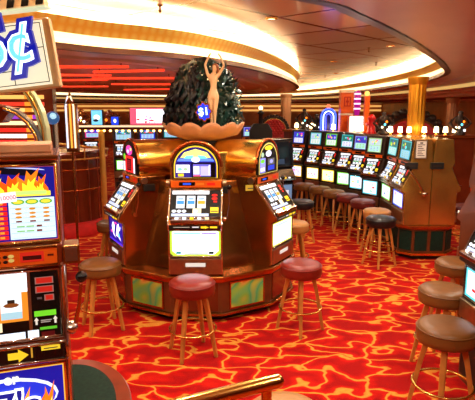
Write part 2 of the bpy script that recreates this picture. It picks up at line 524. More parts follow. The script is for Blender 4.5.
ST = [(192, 279, red_vinyl, 'red round bar stool in front of the central gold slot kiosk', .42),
      (301.3, 262, red_vinyl, 'red round bar stool at the right corner of the central kiosk', .7),
      (100, 261, brown_vinyl, 'brown bar stool on the carpet left of the central kiosk', .5),
      (447, 323, brown_vinyl, 'big brown bar stool nearest the camera at right', .35),
      (444, 287, brown_vinyl, 'brown bar stool just behind the nearest one at right', .6),
      (457, 260, brown_vinyl, 'brown bar stool at right edge, third one back', .2),
      (301.5, 200, black_vinyl, 'black bar stool behind the central kiosk by the black machine', .4),
      (381, 216.5, black_vinyl, 'black bar stool at the near end of the right slot bank', .5),
      (377, 209, tan_vinyl, 'tan bar stool half hidden behind the black stool of the end bank', .2),
      (363, 199.5, maroon_vinyl, 'maroon bar stool in the row, next to the tan stool', .3),
      (348, 194, maroon_vinyl, 'maroon bar stool in the row, second maroon one from the tan stool', .8),
      (334, 190, brown_vinyl, 'brown bar stool in the far row, beside the maroon stools', .6),
      (320, 186.5, brown_vinyl, 'brown bar stool in the far row, second from the far end', .9),
      (304.5, 183.3, brown_vinyl, 'brown bar stool at the far end of the right row', .3),
      ((-1.66, 6.60), None, brown_vinyl, 'brown bar stool tucked behind the left machine of the central kiosk', 0),
      ((.74, 6.55), None, tan_vinyl, 'tan bar stool half hidden behind the right machine of the central kiosk', 0),
      (285, 409, tan_vinyl, 'tan stool cut off by the bottom of the photo beside the brass rail', .7),
      ((3.52, 7.75), None, maroon_vinyl, 'dark maroon bar stool on the far side of the brass end bank', .5)]
STXY = []
for px, py, vin, lab, rz in ST:
    x, y = at(px, py, .69) if py else px
    STXY.append((x, y))
    stool(x, y, vin, lab, rz)

# ------------------------------------------------------------------ slot machine glass
def R_(x0, z0, x1, z1, m):
    return ([(x0, z0), (x1, z0), (x1, z1), (x0, z1)], m)
panel_black = mat('panel_black', (12, 10, 12), 0, 0.4, spec=.25)
def panel(name, parent, p0, p1, w, shapes, frame=None, back=panel_black, outline=None, th=.02, x=0.0):
    """flat glass from (y,z)=p0 up to p1, width w; shapes use u in -.5..5, v in 0..1"""
    h = math.hypot(p1[0] - p0[0], p1[1] - p0[1])
    v = Vector((0, (p1[0] - p0[0]) / h, (p1[1] - p0[1]) / h)); u = Vector((1, 0, 0)); n = v.cross(u)   # n points into the cabinet
    M = Matrix(((u.x, n.x, v.x, x), (u.y, n.y, v.y, p0[0]), (u.z, n.z, v.z, p0[1]), (0, 0, 0, 1)))
    b = MB()
    pts = [(a * w, c * h) for a, c in (outline or [(-.5, 0), (.5, 0), (.5, 1), (-.5, 1)])]
    b.prism(pts, -.004, th, back, 'y')
    for i, (sh, m) in enumerate(shapes):
        b.add([(a * w, -.0048 - .00015 * i, c * h) for a, c in sh], [tuple(range(len(sh)))], m)
    o_ = b.build(name, parent, M=M, recalc=False)
    if frame:
        f = MB()
        f.tube([(a, -.004, c) for a, c in pts], .010, frame, 6, closed=True)
        f.build(name.replace('_glass', '') + '_trim', o_)
    return o_, M, w, h
def ell(cx, cz, rx, rz_, m, n=14, a0=0, a1=2 * PI):
    return ([(cx + rx * math.cos(a0 + (a1 - a0) * i / n), cz + rz_ * math.sin(a0 + (a1 - a0) * i / n)) for i in range(n + (0 if a1 - a0 > 6.2 else 1))], m)
def blots(rnd, x0, z0, x1, z1, n, cols, s=.07, em=1.6):
    out = []
    for _ in range(n):
        cx, cz = rnd.uniform(x0 + s, x1 - s), rnd.uniform(z0 + s, z1 - s)
        out.append(ell(cx, cz, rnd.uniform(.4, 1) * s, rnd.uniform(.5, 1.1) * s, E(rnd.choice(cols), em), 7))
    return out
def rows(x0, z0, x1, z1, nr, nc, m, fill=.6):
    out = []
    for i in range(nr):
        for j in range(nc):
            cx = x0 + (j + .5) * (x1 - x0) / nc; cz = z0 + (i + .5) * (z1 - z0) / nr
            w = (x1 - x0) / nc * fill / 2; h = (z1 - z0) / nr * fill / 2
            out.append(R_(cx - w, cz - h, cx + w, cz + h, m))
    return out
ARCH = [(-.5, 0), (.5, 0), (.5, .36)] + [(.5 * math.cos(a), .36 + .64 * math.sin(a)) for a in [PI * i / 20 for i in range(1, 20)]] + [(-.5, .36)]
def scale_pts(pts, k, kz=None):
    return [(x * k, (z - .02) * (kz or k) + .02 + (1 - (kz or k)) * .2) for x, z in pts]

def reel_shapes(rnd, hue=(60, 150, 220)):
    s = [R_(-.47, .84, -.03, .97, E(WHITE, 1.5)), R_(-.02, .84, .27, .97, E(WHITE, 1.5))]
    for i, x in enumerate((-.30, -.09, .12)):
        s.append(R_(x - .085, .33, x + .085, .78, E((225, 235, 245), 1.2)))
        s.append(R_(x - .07, .48, x + .07, .60, E(hue if i < 2 else (200, 170, 40), 1.2)))
        s.append(R_(x - .05, .64, x + .05, .70, E((150, 190, 230), 1.0)))
    s += [R_(.30, .52, .46, .90, E((40, 8, 6), .3)), ell(.38, .80, .06, .05, E(RED, 1.4)), ell(.38, .68, .06, .05, E(RED, 1.4)), R_(.36, .54, .43, .60, E(RED, 1.4)),
          R_(.30, .16, .46, .36, E(YEL, 1.5)), R_(.31, .20, .45, .24, mat('ink2', (60, 40, 10), 0, .5)),
          R_(-.47, .04, .27, .14, E((190, 205, 235), 1.3)), R_(-.05, .14, .12, .32, E(CREAM, 1.2))]
    for x in (-.42, -.32, -.22, .0):
        s.append(ell(x, .22, .045, .05, E(WHITE, 1.5)))
    return s

def lever(parent, x, z, y=.12, h=.30):
    b = MB(); b.cyl(.028, 0, .03, chrome, 14, Matrix.Translation((x, y, z)) @ Matrix.Rotation(PI / 2, 4, 'Y'))
    b.tube([(x + .035, y, z), (x + .06, y + .02, z + h * .4), (x + .065, y + .03, z + h)], [.010, .008, .006], chrome, 8)
    l = b.build('lever', parent)
    b = MB(); b.ball((x + .065, y + .03, z + h + .02), .026, black_gloss); b.build('knob', l)

def deck(parent, W, y0, z0, n=5, cols=None):
    """button ledge: a sloping strip with its row of buttons"""
    b = MB(); b.prism([(y0, z0), (y0, z0 - .035), (y0 + .09, z0 - .035), (y0 + .09, z0 + .02)], -W / 2 + .01, W / 2 - .01, chrome, 'x')
    d = b.build('button_deck', parent, bevel=.006)
    for i in range(n):
        x = -W / 2 + .07 + i * (W - .2) / max(1, n - 1)
        b = MB(); b.box(x - .018, x + .018, y0 + .025, y0 + .06, z0 + .004, z0 + .022, E((cols or [WHITE, WHITE, YEL, WHITE, CREAM])[i % 5], 1.3))
        b.build('button', d, bevel=.003)

def kiosk_machine(loc, rz, label, kind):
    rnd = random.Random(kind)
    W = .54
    t = thing('slot_machine', label, 'slot machine', loc, rz, 'arched slot machines on the central kiosk')
    b = MB()
    b.prism([(.0, 0), (.0, .47), (-.05, .495), (-.05, .53), (-.03, .57), (.19, .86), (.18, .87), (.18, .95), (.48, .95), (.48, 0)], -W / 2, W / 2, bronze, 'x')
    b.build('cabinet', t, bevel=.008)
    for sx in (-1, 1):
        b = MB(); b.tube([(sx * (W / 2 - .008), y, z) for y, z in ((-.004, .02), (-.004, .46), (-.056, .495), (-.056, .535), (-.036, .575), (.18, .86))], .011, chrome, 8); b.build('chrome_edge', t)
    # tray at the foot
    b = MB(); b.box(-W / 2 + .01, W / 2 - .01, -.03, .0, .02, .18, steel); b.box(-.10, .10, -.035, -.03, .10, .14, E((230, 225, 215), .9))
    b.build('coin_tray', t, bevel=.006)
    # belly glass
    cols = {1: None, 2: None, 3: None}
    if kind == 1:
        sh = [(([(-.5, .14), (-.42, 0), (.42, 0), (.5, .14), (.5, 1), (-.5, 1)]), E((190, 220, 60), 1.3)), (([(-.45, .22), (-.36, .08), (.36, .08), (.45, .22), (.45, .95), (-.45, .95)]), E(WHITE, 2.6)),
              R_(-.42, .86, .1, .92, E((130, 220, 220), 1.6)), R_(.12, .86, .42, .92, E((150, 120, 230), 1.6))]
        sh += rows(-.40, .60, -.2, .82, 3, 2, E((200, 230, 240), 1.6)) + rows(.34, .2, .42, .8, 6, 1, E((200, 190, 240), 1.6))
        sh += [R_(-.38, .1, -.28, .2, E((60, 160, 170), 1.0)), R_(-.22, .09, .25, .13, E((40, 70, 40), .4)), R_(.26, .1, .36, .2, E((30, 60, 50), .4))]
    elif kind == 2:
        sh = [R_(-.47, .03, .47, .97, E((20, 16, 150), 1.3)), R_(-.47, .03, .47, .10, E((70, 40, 220), 1.6))]
        sh += [(([(-.30, .62), (-.2, .85), (-.08, .7), (-.15, .35), (-.02, .2), (-.2, .3)]), E(WHITE, 2.2)), (([(-.02, .3), (.08, .78), (.2, .88), (.3, .62), (.16, .55), (.34, .2), (.12, .32)]), E((235, 215, 255), 2.2)),
               ell(-.3, .4, .08, .06, E(PINK, 1.6)), ell(.2, .4, .06, .1, E(TEAL, 1.6)), ell(.33, .75, .05, .05, E(LILAC, 1.8)), ell(-.02, .82, .09, .04, E(PINK, 1.8))]
    else:
        sh = [R_(-.48, .02, .48, .98, E((210, 225, 70), 1.5)), R_(-.44, .08, .44, .92, E(WHITE, 2.4)), R_(-.4, .78, .35, .88, E((180, 200, 240), 1.6))]
        sh += rows(-.3, .2, .3, .7, 4, 1, E((205, 225, 235), 1.8))
    panel('belly_glass', t, (-.006, .20), (-.006, .47), W - .03, sh, chrome)
    # label strip
    sh = [R_(-.5, 0, .5, 1, mat('strip_black', (16, 12, 12), 0, .3)), R_(.30, .3, .44, .75, E(YEL, 1.2)), (([(.12, .25), (.2, .25), (.2, .1), (.28, .5), (.2, .9), (.2, .75), (.12, .75)]), E(YEL, 1.2)), R_(-.42, .45, -.1, .6, E((220, 210, 190), .7)), R_(-.05, .4, .08, .7, E(WHITE, .8))]
    panel('label_strip', t, (-.056, .492), (-.056, .532), W - .04, sh)
    deck(t, W - .04, -.075, .585, 5)
    panel('reel_glass', t, (-.017, .60), (.169, .845), W - .04, reel_shapes(rnd), chrome)
    # orange band
    sh = [R_(-.5, 0, .5, 1, orange_lam), R_(-.34, .25, -.02, .8, black_gloss), R_(-.26, .4, -.1, .65, E((30, 80, 230), 1.5)), R_(.22, .3, .38, .7, E(RED, .9)), R_(.0, .35, .16, .7, mat('band_orange', (235, 130, 40), 0, .3))]
    panel('name_band', t, (.174, .872), (.174, .942), W - .03, sh)
    for sx in (-1, 1):
        b = MB(); b.cyl(.035, -.02, .02, steel, 14, Matrix.Translation((sx * (W / 2 + .015), .23, .91)) @ Matrix.Rotation(PI / 2, 4, 'Y')); b.build('hinge_cap', t)
    # arched housing running back to the hub
    prof = lambda w, h, y: [(x * w, y, .945 + z * h) for x, z in ARCH]
    b = MB()
    L = [prof(W - .02, .385, .19), prof(W - .02, .385, .21), prof(W - .03, .38, .48), prof(W - .16, .36, .84)]
    n = len(ARCH)
    b.add(sum(L, []), [(j * n + i, j * n + (i + 1) % n, (j + 1) * n + (i + 1) % n, (j + 1) * n + i) for j in range(3) for i in range(n)], gold_shroud, True)
    b.add(L[0], [tuple(range(n))], gold_shroud)
    b.build('arched_housing', t)
    b = MB(); b.tube([(x * (W - .02), .185, .945 + z * .385) for x, z in ARCH[2:]], .017, copper, 8); b.build('arch_trim', t)
    # topper art
    inner = scale_pts(ARCH, .89)
    if kind == 1:
        sh = [(scale_pts(ARCH, .94), E(YEL, 1.1)), (inner, E((30, 24, 130), 1.0))]
        sh += [(([(-.33, .60), (.33, .60), (.24, .76), (.0, .86), (-.24, .76)]), E((225, 220, 120), 1.8)), (([(-.4, .5), (.4, .5), (.36, .58), (-.36, .58)]), E((90, 130, 250), 1.6)),
               (([(-.26, .58), (-.05, .58), (-.05, .68), (-.2, .66)]), E((110, 220, 215), 1.5)), (([(.26, .58), (.05, .58), (.05, .68), (.2, .66)]), E((110, 220, 215), 1.5)), ell(0, .55, .09, .08, E((225, 235, 255), 2.2)),
               R_(-.42, .04, -.13, .40, E(WHITE, 1.8)), R_(-.42, .04, -.13, .17, E((50, 40, 140), 1.2)), R_(-.38, .06, -.26, .14, E(YEL, 1.4)), ell(-.34, .27, .05, .05, E((130, 200, 190), 1.4)), ell(-.22, .27, .05, .05, E((170, 200, 160), 1.4)),
               R_(-.09, .02, .42, .46, black_gloss), R_(-.06, .06, .32, .42, E((95, 90, 190), 1.5)), R_(-.05, .12, .08, .36, E((200, 205, 250), 1.9)), R_(.10, .08, .31, .36, E((170, 165, 240), 1.8)), R_(-.05, .06, .1, .1, E((220, 90, 120), 1.5))]
        sh += rows(.27, .1, .32, .4, 5, 1, E((240, 240, 255), 2))
    elif kind == 2:
        sh = [(inner, E((30, 24, 28), .4)), ell(.0, .72, .22, .16, E((240, 60, 160), 1.8)), ell(-.08, .68, .08, .06, E((255, 190, 230), 2.0)), ell(.12, .76, .06, .05, E((200, 230, 120), 1.6)), R_(-.28, .03, .26, .54, E((235, 40, 40), 1.6)), R_(-.18, .08, .14, .46, E((60, 12, 16), .6)),
              R_(-.44, .04, -.31, .34, E(WHITE, 1.6)), R_(.29, .03, .38, .5, E((240, 235, 255), 1.8)), ell(-.34, .5, .08, .1, E(GREEN, 1.1))]
        sh += rows(-.14, .12, .1, .42, 5, 3, E((200, 40, 50), 1.2))
    else:
        sh = [(scale_pts(ARCH, .95), E((235, 215, 110), 1.2)), (inner, E((24, 16, 16), .4)), ell(0, .80, .2, .07, E(YEL, 1.8)), ell(-.0, .62, .15, .1, E((225, 220, 240), 1.8)), ell(-.3, .6, .07, .08, E((170, 200, 170), 1.4)), R_(-.42, .05, -.16, .5, E((150, 150, 240), 1.5)), R_(-.40, .1, -.2, .2, E(WHITE, 1.6)), ell(-.3, .4, .1, .06, E(GREEN, 1.3)),
              R_(-.10, .04, .40, .5, E((34, 20, 26), .4)), R_(-.03, .09, .3, .24, E((40, 60, 200), 1.5)), R_(-.03, .26, .3, .46, E((120, 120, 120), .8)), ell(.14, .36, .08, .06, E(LILAC, 1.4))]
    panel('top_glass', t, (.174, .965), (.174, 1.31), W - .07, sh, None, outline=ARCH)
    lever(t, W / 2, .56)
    b = MB(); b.box(W / 2, W / 2 + .05, .22, .34, .80, .87, black_matte); b.build('card_reader', t, bevel=.004)
    return t

# ------------------------------------------------------------------ central kiosk
KX, KY = -.42, 5.98
R1 = 1.06
def twelve(r_scale, a=.53, bb=.60):
    pts = [(-a / 2, -R1)]
    x, y = a / 2, -R1
    pts.append((x, y))
    ang = 0
    for i, l in enumerate([bb, a] * 5 + [bb]):
        ang += PI / 6
        x += l * math.cos(ang); y += l * math.sin(ang)
        pts.append((x, y))
    return [(p[0] * r_scale, p[1] * r_scale) for p in pts[:12]]
kiosk = thing('slot_kiosk', 'round gold kiosk base with shimmering panels carrying the arched slot machines', 'kiosk', (KX, KY, 0))
b = MB(); b.prism(twelve(.93), 0, .08, black_matte, 'z'); b.build('toe_kick', kiosk)
b = MB(); b.prism(twelve(.985), .08, .45, walnut, 'z'); b.build('base', kiosk)
b = MB(); b.prism(twelve(1.02), .07, .10, bronze, 'z'); b.build('bottom_trim', kiosk, bevel=.005)
b = MB(); b.prism(twelve(1.0), .42, .46, copper, 'z'); b.prism(twelve(1.03), .46, .495, bronze, 'z'); b.build('ledge', kiosk, bevel=.008)
b = MB(); b.prism(twelve(.62), .495, 1.36, bronze, 'z'); b.build('hub', kiosk, bevel=.01)
b = MB(); b.prism([(x, y) for x, y in twelve(.5)], 1.36, 1.70, gold_shroud, 'z'); b.build('hub_crown', kiosk, bevel=.02)
tw = twelve(.985)
for i in range(12):
    p, q = Vector(tw[i]), Vector(tw[(i + 1) % 12])
    mid = (p + q) / 2; d = (q - p); L = d.length
    ang = math.atan2(d.y, d.x)
    M = Matrix.Translation((mid.x, mid.y, 0)) @ Matrix.Rotation(ang, 4, 'Z')
    if i % 2:       # shimmering foil panel between the machines
        b = MB(); b.box(-L / 2 + .10, L / 2 - .10, -.012, .01, .135, .395, holo)
        h = b.build('foil_panel', kiosk, M=M)
        b = MB()
        b.box(-L / 2 + .085, L / 2 - .085, -.016, .01, .12, .135, copper); b.box(-L / 2 + .085, L / 2 - .085, -.016, .01, .395, .41, copper)
        b.box(-L / 2 + .085, -L / 2 + .10, -.016, .01, .135, .395, copper); b.box(L / 2 - .10, L / 2 - .085, -.016, .01, .135, .395, copper)
        b.build('panel_frame', h)
    else:
        b = MB(); b.box(-L / 2 + .04, L / 2 - .04, -.012, .01, .12, .41, brown_lacquer); b.box(L / 2 - .15, L / 2 - .07, -.016, -.01, .31, .35, brass)
        b.build('door_panel', kiosk, M=M)
    # wedge panels over the ledge, between machines
    if i % 2:
        b = MB(); b.add([(-L / 2 + .0, .16, .495), (L / 2 - .0, .16, .495), (L / 2 - .08, .36, 1.40), (-L / 2 + .08, .36, 1.40), (-L / 2 + .06, .5, .495), (L / 2 - .06, .5, .495), (L / 2 - .12, .6, 1.40), (-L / 2 + .12, .6, 1.40)],
                       [(0, 1, 2, 3), (1, 5, 6, 2), (4, 0, 3, 7), (3, 2, 6, 7), (5, 4, 7, 6), (0, 4, 5, 1)], bronze)
        b.build('wedge_panel', kiosk, M=M, bevel=.01)
b = MB(); b.box(.27, .42, -.80, -.79, 1.30, 1.36, E((235, 190, 60), .5)); b.box(.29, .40, -.805, -.80, 1.32, 1.33, paper_ink); b.build('name_plate', kiosk, M=Matrix.Rotation(.32, 4, 'Z'))
for a, kind, lab in ((0, 1, 'arched gold slot machine on the central kiosk facing the camera'), (-60, 2, 'arched slot machine on the left of the kiosk with glowing blue belly glass'), (60, 3, 'arched slot machine on the right of the kiosk with white belly glass')):
    r = math.radians(a)
    kiosk_machine((KX + 1.045 * math.sin(r), KY - 1.045 * math.cos(r), .4955), r, lab, kind)

# ------------------------------------------------------------------ shell sculpture on the kiosk
sc = thing('statue_sculpture', 'sculpture of a pale figure rising from a scalloped shell before dark foliage, on the kiosk', 'sculpture', (KX + .03, KY - .05, 1.70))
b = MB()
flute = lambda a, z: 1 + .07 * abs(math.sin(a * 6)) ** .6 * max(0, (z - .05)) / .2 * 1.2
b.lathe([(1e-4, .09), (.2, .10), (.30, .135), (.39, .185), (.43, .235), (.44, .27), (.425, .285), (.38, .25), (.28, .22), (1e-4, .21)], shell_mat, 112, rmod=flute)
sh_o = b.build('shell', sc)
for v in sh_o.data.vertices:
    r = math.hypot(v.co.x, v.co.y)
    if r > .36:
        v.co.z += .05 * abs(math.sin(math.atan2(v.co.y, v.co.x) * 6)) ** .6 * (r - .36) / .10 - .03
b = MB(); b.cyl(.2, -.02, .11, black_matte, 24); b.build('pedestal', sc)
rnd = random.Random(3)
b = MB()
b.lathe([(.34, .22), (.37, .34), (.34, .56), (.29, .76), (.21, .92), (.10, 1.0), (1e-4, 1.02)], foliage_mat, 40, rmod=lambda a, z: 1 + .07 * math.sin(a * 9 + z * 12) + .05 * math.sin(a * 17), M=Matrix.Diagonal((1.05, .8, 1, 1)))
b.build('rock_core', sc)
def leaf(b, base, dirv, nrm, L, w, m):
    d = dirv.normalized(); s_ = d.cross(nrm).normalized(); n_ = s_.cross(d)
    P = [base, base + d * L * .45 + s_ * w + n_ * .012, base + d * L - n_ * .02, base + d * L * .45 - s_ * w + n_ * .012, base + d * L * .5 + n_ * .03]
    b.add(P, [(0, 1, 4), (1, 2, 4), (2, 3, 4), (3, 0, 4)], m, True)
b = MB(); bw = MB(); bs = MB()
for k in range(520):
    a = rnd.uniform(-PI, PI); z = rnd.uniform(.28, .97)
    # radius of the core at this height
    pr = [(.34, .22), (.37, .34), (.34, .56), (.29, .76), (.21, .92), (.10, 1.0)]
    for (r0, z0), (r1, z1) in zip(pr, pr[1:]):
        if z0 <= z <= z1:
            rr = r0 + (r1 - r0) * (z - z0) / (z1 - z0)
    rad = Vector((math.cos(a), math.sin(a) * .8, 0)); pos = Vector((rr * 1.05 * math.cos(a), rr * .82 * math.sin(a), z))
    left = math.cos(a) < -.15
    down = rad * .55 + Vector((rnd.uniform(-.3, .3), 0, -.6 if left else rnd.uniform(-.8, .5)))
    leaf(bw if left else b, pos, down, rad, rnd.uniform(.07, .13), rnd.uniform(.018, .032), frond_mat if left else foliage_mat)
    if not left and k % 4 == 0 and math.sin(a) < .2:
        bs.ball(pos + rad * .05, .006, E((255, 226, 160), 2.0), 5)
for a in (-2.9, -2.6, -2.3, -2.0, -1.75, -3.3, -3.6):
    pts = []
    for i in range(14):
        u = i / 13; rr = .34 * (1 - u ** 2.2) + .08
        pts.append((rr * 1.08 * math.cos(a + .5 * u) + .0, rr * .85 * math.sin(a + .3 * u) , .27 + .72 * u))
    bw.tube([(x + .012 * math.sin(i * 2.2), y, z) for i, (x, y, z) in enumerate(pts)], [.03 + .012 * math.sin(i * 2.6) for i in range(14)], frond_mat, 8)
b.build('foliage', sc, recalc=False); bw.build('dark_waves', sc, recalc=False); bs.build('sparkle_lights', sc)
# figure
def figure(parent, M):
    J = {'pel': (0, 0, .31), 'wai': (.004, 0, .385), 'che': (.0, 0, .46), 'nek': (.012, -.005, .515), 'hed': (.018, -.01, .545), 'top': (.022, -.012, .585),
         'hl': (-.03, 0, .29), 'kl': (-.022, -.012, .16), 'al': (-.014, .0, .02), 'tl': (-.016, -.028, .006), 'hr': (.03, 0, .29), 'kr': (.018, -.02, .16), 'ar': (.012, .0, .02), 'tr': (.014, -.028, .006),
         'sl': (-.05, 0, .492), 'el': (-.075, -.005, .585), 'wl': (-.035, -.01, .665), 'fl': (-.015, -.012, .69), 'sr': (.055, 0, .492), 'er': (.105, -.005, .575), 'wr': (.075, -.01, .655), 'fr': (.05, -.012, .685)}
    ED = [('pel', 'wai'), ('wai', 'che'), ('che', 'nek'), ('nek', 'hed'), ('hed', 'top'), ('pel', 'hl'), ('hl', 'kl'), ('kl', 'al'), ('al', 'tl'), ('pel', 'hr'), ('hr', 'kr'), ('kr', 'ar'), ('ar', 'tr'),
          ('che', 'sl'), ('sl', 'el'), ('el', 'wl'), ('wl', 'fl'), ('che', 'sr'), ('sr', 'er'), ('er', 'wr'), ('wr', 'fr')]
    RD = {'pel': .045, 'wai': .036, 'che': .045, 'nek': .016, 'hed': .027, 'top': .022, 'hl': .038, 'kl': .023, 'al': .012, 'tl': .010, 'hr': .038, 'kr': .023, 'ar': .012, 'tr': .010,
          'sl': .019, 'el': .014, 'wl': .010, 'fl': .008, 'sr': .019, 'er': .014, 'wr': .010, 'fr': .008}
    ks = list(J)
    me = bpy.data.meshes.new('figure')
    me.from_pydata([J[k] for k in ks], [(ks.index(a), ks.index(c)) for a, c in ED], [])
    me.materials.append(statue_mat)
    o_ = bpy.data.objects.new('figure', me); COL.objects.link(o_); o_.parent = parent; o_.matrix_local = M
    s = o_.modifiers.new('Skin', 'SKIN'); s.use_smooth_shade = True
    for i, k in enumerate(ks):
        me.skin_vertices[0].data[i].radius = (RD[k], RD[k] * .85)
    me.skin_vertices[0].data[0].use_root = True
    sb = o_.modifiers.new('Subdivision', 'SUBSURF'); sb.levels = 2; sb.render_levels = 2
    b = MB(); b.ball((.022, .008, .565), .033, mat('statue_hair', (150, 84, 40), 0, .5), 10); b.tube([(.03, .02, .56), (.045, .03, .52), (.05, .03, .47)], [.022, .016, .006], mat('statue_hair', (150, 84, 40), 0, .5), 8)
    b.build('hair', o_)
figure(sc, Matrix.Translation((.13, -.36, .25)) @ Matrix.Rotation(-.12, 4, 'Z') @ Matrix.Scale(1.13, 4))
sg = MB()
pts = [((.085 + .012 * math.cos(8 * a)) * math.cos(a) * .95, (.1 + .012 * math.cos(8 * a)) * math.sin(a)) for a in [2 * PI * i / 48 for i in range(48)]]
sg.prism(pts, -.01, .02, copper, 'y'); sg.add([(x * .82, -.012, z * .82) for x, z in pts], [tuple(range(48))], E((20, 50, 220), 1.8))
sg.mesh(fat_text('$1', .11, .003), E((205, 235, 255), 3.0), Matrix.Translation((0, -.016, 0)) @ TXT)
sg.build('dollar_sign_plaque', sc, M=Matrix.Translation((.03, -.42, .42)) @ Matrix.Rotation(-.1, 4, 'Y'), recalc=False)

# ------------------------------------------------------------------ bank slot machines
def bank_machine(loc, rz, label, seed, D=.42, W=.50, H=1.70, side=dark_metal, group='slot machines of the right hand row', base=.5, belly=None, top=None, lev=False, plinth=True):
    rnd = random.Random(seed)
    t = thing('slot_machine', label, 'slot machine', loc, rz, group)
    z = 0.0 if plinth else -.5
    zb = .5 + z
    b = MB()
    k = [(.0, zb), (.0, zb + .47), (-.05, zb + .495), (-.05, zb + .53), (-.03, zb + .56), (.10, zb + .83), (.08, zb + .84), (.06, zb + .90), (.10, H + z), (min(D, .34), H + z), (D, zb + .95), (D, zb)]
    b.prism(k, -W / 2, W / 2, side, 'x'); b.build('cabinet', t, bevel=.006)
    if plinth:
        b = MB(); b.box(-W / 2, W / 2, .02, D, 0, zb, walnut); b.box(-W / 2 + .03, W / 2 - .03, .012, .02, .06, zb - .06, black_matte); b.build('plinth', t)
    b = MB(); b.box(-W / 2 + .01, W / 2 - .01, -.025, 0, zb + .04, zb + .19, steel); b.build('coin_tray', t, bevel=.005)
    bc = belly or rnd.choice([WHITE, (220, 235, 255), (235, 255, 200)])
    pal = [BLUE, GREEN, TEAL, YEL, PINK, LILAC, RED]
    sh = [R_(-.47, .03, .47, .97, E(rnd.choice([LILAC, YEL, GREEN, TEAL, BLUE]), 1.3)), R_(-.42, .1, .42, .9, E(bc, 1.5))] + blots(rnd, -.4, .12, .4, .88, 6, pal, .08, 1.5)
    panel('belly_glass', t, (-.005, zb + .22), (-.005, zb + .46), W - .08, sh, chrome)
    deck(t, W - .04, -.07, zb + .575, 4)
    panel('reel_glass', t, (-.027, zb + .585), (.084, zb + .815), W - .09, [s for s in reel_shapes(rnd, rnd.choice([(60, 150, 220), (200, 60, 60), (70, 170, 90)]))], chrome)
    sh = [R_(-.5, 0, .5, 1, orange_lam), R_(-.3, .2, .1, .8, black_gloss)]
    panel('name_band', t, (.057, zb + .845), (.057, zb + .895), W - .04, sh)
    tc = top or rnd.choice([TEAL, LILAC, GREEN, (60, 90, 240), YEL])
    sh = [R_(-.46, .03, .46, .97, E(tc, .8)), R_(-.4, .5, .4, .9, E(rnd.choice([(190, 220, 230), (60, 60, 200), (40, 120, 110)]), 1.0)), R_(-.38, .07, .38, .46, E(rnd.choice([(225, 235, 240), (150, 200, 235), (170, 235, 215)]), 1.2))]
    sh += blots(rnd, -.38, .5, .38, .92, 5, pal, .09, 1.5) + rows(-.34, .1, .34, .42, 3, 3, E(rnd.choice([(120, 170, 200), (150, 120, 220), (140, 190, 120)]), 1.2), .5)
    panel('top_glass', t, (.056, zb + .925), (.087, H + z - .03), W - .10, sh, dark_metal)
    if lev:
        b = MB(); b.ball((W / 2 + .04, .26, zb + .46), .045, chrome, 12)
        b.tube([(W / 2 + .05, .26, zb + .46), (W / 2 + .07, .12, zb + .68), (W / 2 + .07, .0, zb + .82)], [.014, .012, .010], chrome, 8)
        l = b.build('lever', t); b = MB(); b.ball((W / 2 + .07, -.01, zb + .835), .028, black_gloss); b.build('knob', l)
    return t
# the curved right-hand row: positions read off the belly glass of each
RB = [(296, 174.5), (312.6, 177), (328, 179.5), (343.5, 182.5), (356.5, 186.5), (370, 192)]
RP = [at(px, py, .76) for px, py in RB]
RL = ['slot machine at the far end of the right row, purple and white belly glass', 'second slot machine from the far end of the right row', 'third slot machine from the far end of the right row, green top glass',
      'fourth slot machine from the far end of the right row', 'fifth slot machine from the far end of the right row', 'nearest slot machine of the right row, beside the brass bank']
TOPS = [(70, 80, 235), TEAL, GREEN, (60, 190, 200), (150, 150, 245), (180, 225, 160)]
BEL = [(215, 210, 255), WHITE, (235, 255, 200), (215, 245, 235), WHITE, WHITE]
for i, (x, y) in enumerate(RP):
    f = 0.62 + .12 * i / 5
    nx, ny = -math.sin(f * 1.25), -math.cos(f * 1.25)
    bank_machine((x, y, 0), face_rz(nx, ny), RL[i], 20 + i, W=.39, top=TOPS[i], belly=BEL[i])

end_brass = mat('antique_brass', (214, 170, 84), .85, .2, var=.25, vscale=2.5, coat=.3)
# brass end bank: base, two machines facing left, two facing right
BX0, BX1, BY0, BY1 = 2.36, 3.14, 7.12, 8.36
bk = thing('bank_base', 'octagonal green panelled base with brass trim under the brass slot bank', 'slot bank base', ((BX0 + BX1) / 2, (BY0 + BY1) / 2, 0))
def octo(g, c=.16):
    w, h = (BX1 - BX0) / 2 + g, (BY1 - BY0) / 2 + g
    return [(-w + c, -h), (w - c, -h), (w, -h + c), (w, h - c), (w - c, h), (-w + c, h), (-w, h - c), (-w, -h + c)]
b = MB(); b.prism(octo(-.03), 0, .07, black_matte, 'z'); b.build('toe_kick', bk)
b = MB(); b.prism(octo(0), .07, .45, walnut, 'z'); b.build('base', bk)
b = MB(); b.prism(octo(.03), .45, .50, copper, 'z'); b.build('ledge', bk, bevel=.008)
b = MB(); b.prism(octo(.025), .06, .10, brass, 'z'); b.build('bottom_trim', bk, bevel=.006)
oc = octo(0)
for i in range(8):
    p, q = Vector(oc[i]), Vector(oc[(i + 1) % 8]); d = q - p; L = d.length; mid = (p + q) / 2
    M = Matrix.Translation((mid.x, mid.y, 0)) @ Matrix.Rotation(math.atan2(d.y, d.x), 4, 'Z')
    for s_ in ((-1, 1) if L > .4 else (0,)):
        w = L / 4 - .025 if s_ else L / 2 - .02
        c = s_ * L / 4
        b = MB(); b.box(c - w, c + w, -.010, .01, .13, .42, green_panel); g_ = b.build('green_panel', bk, M=M)
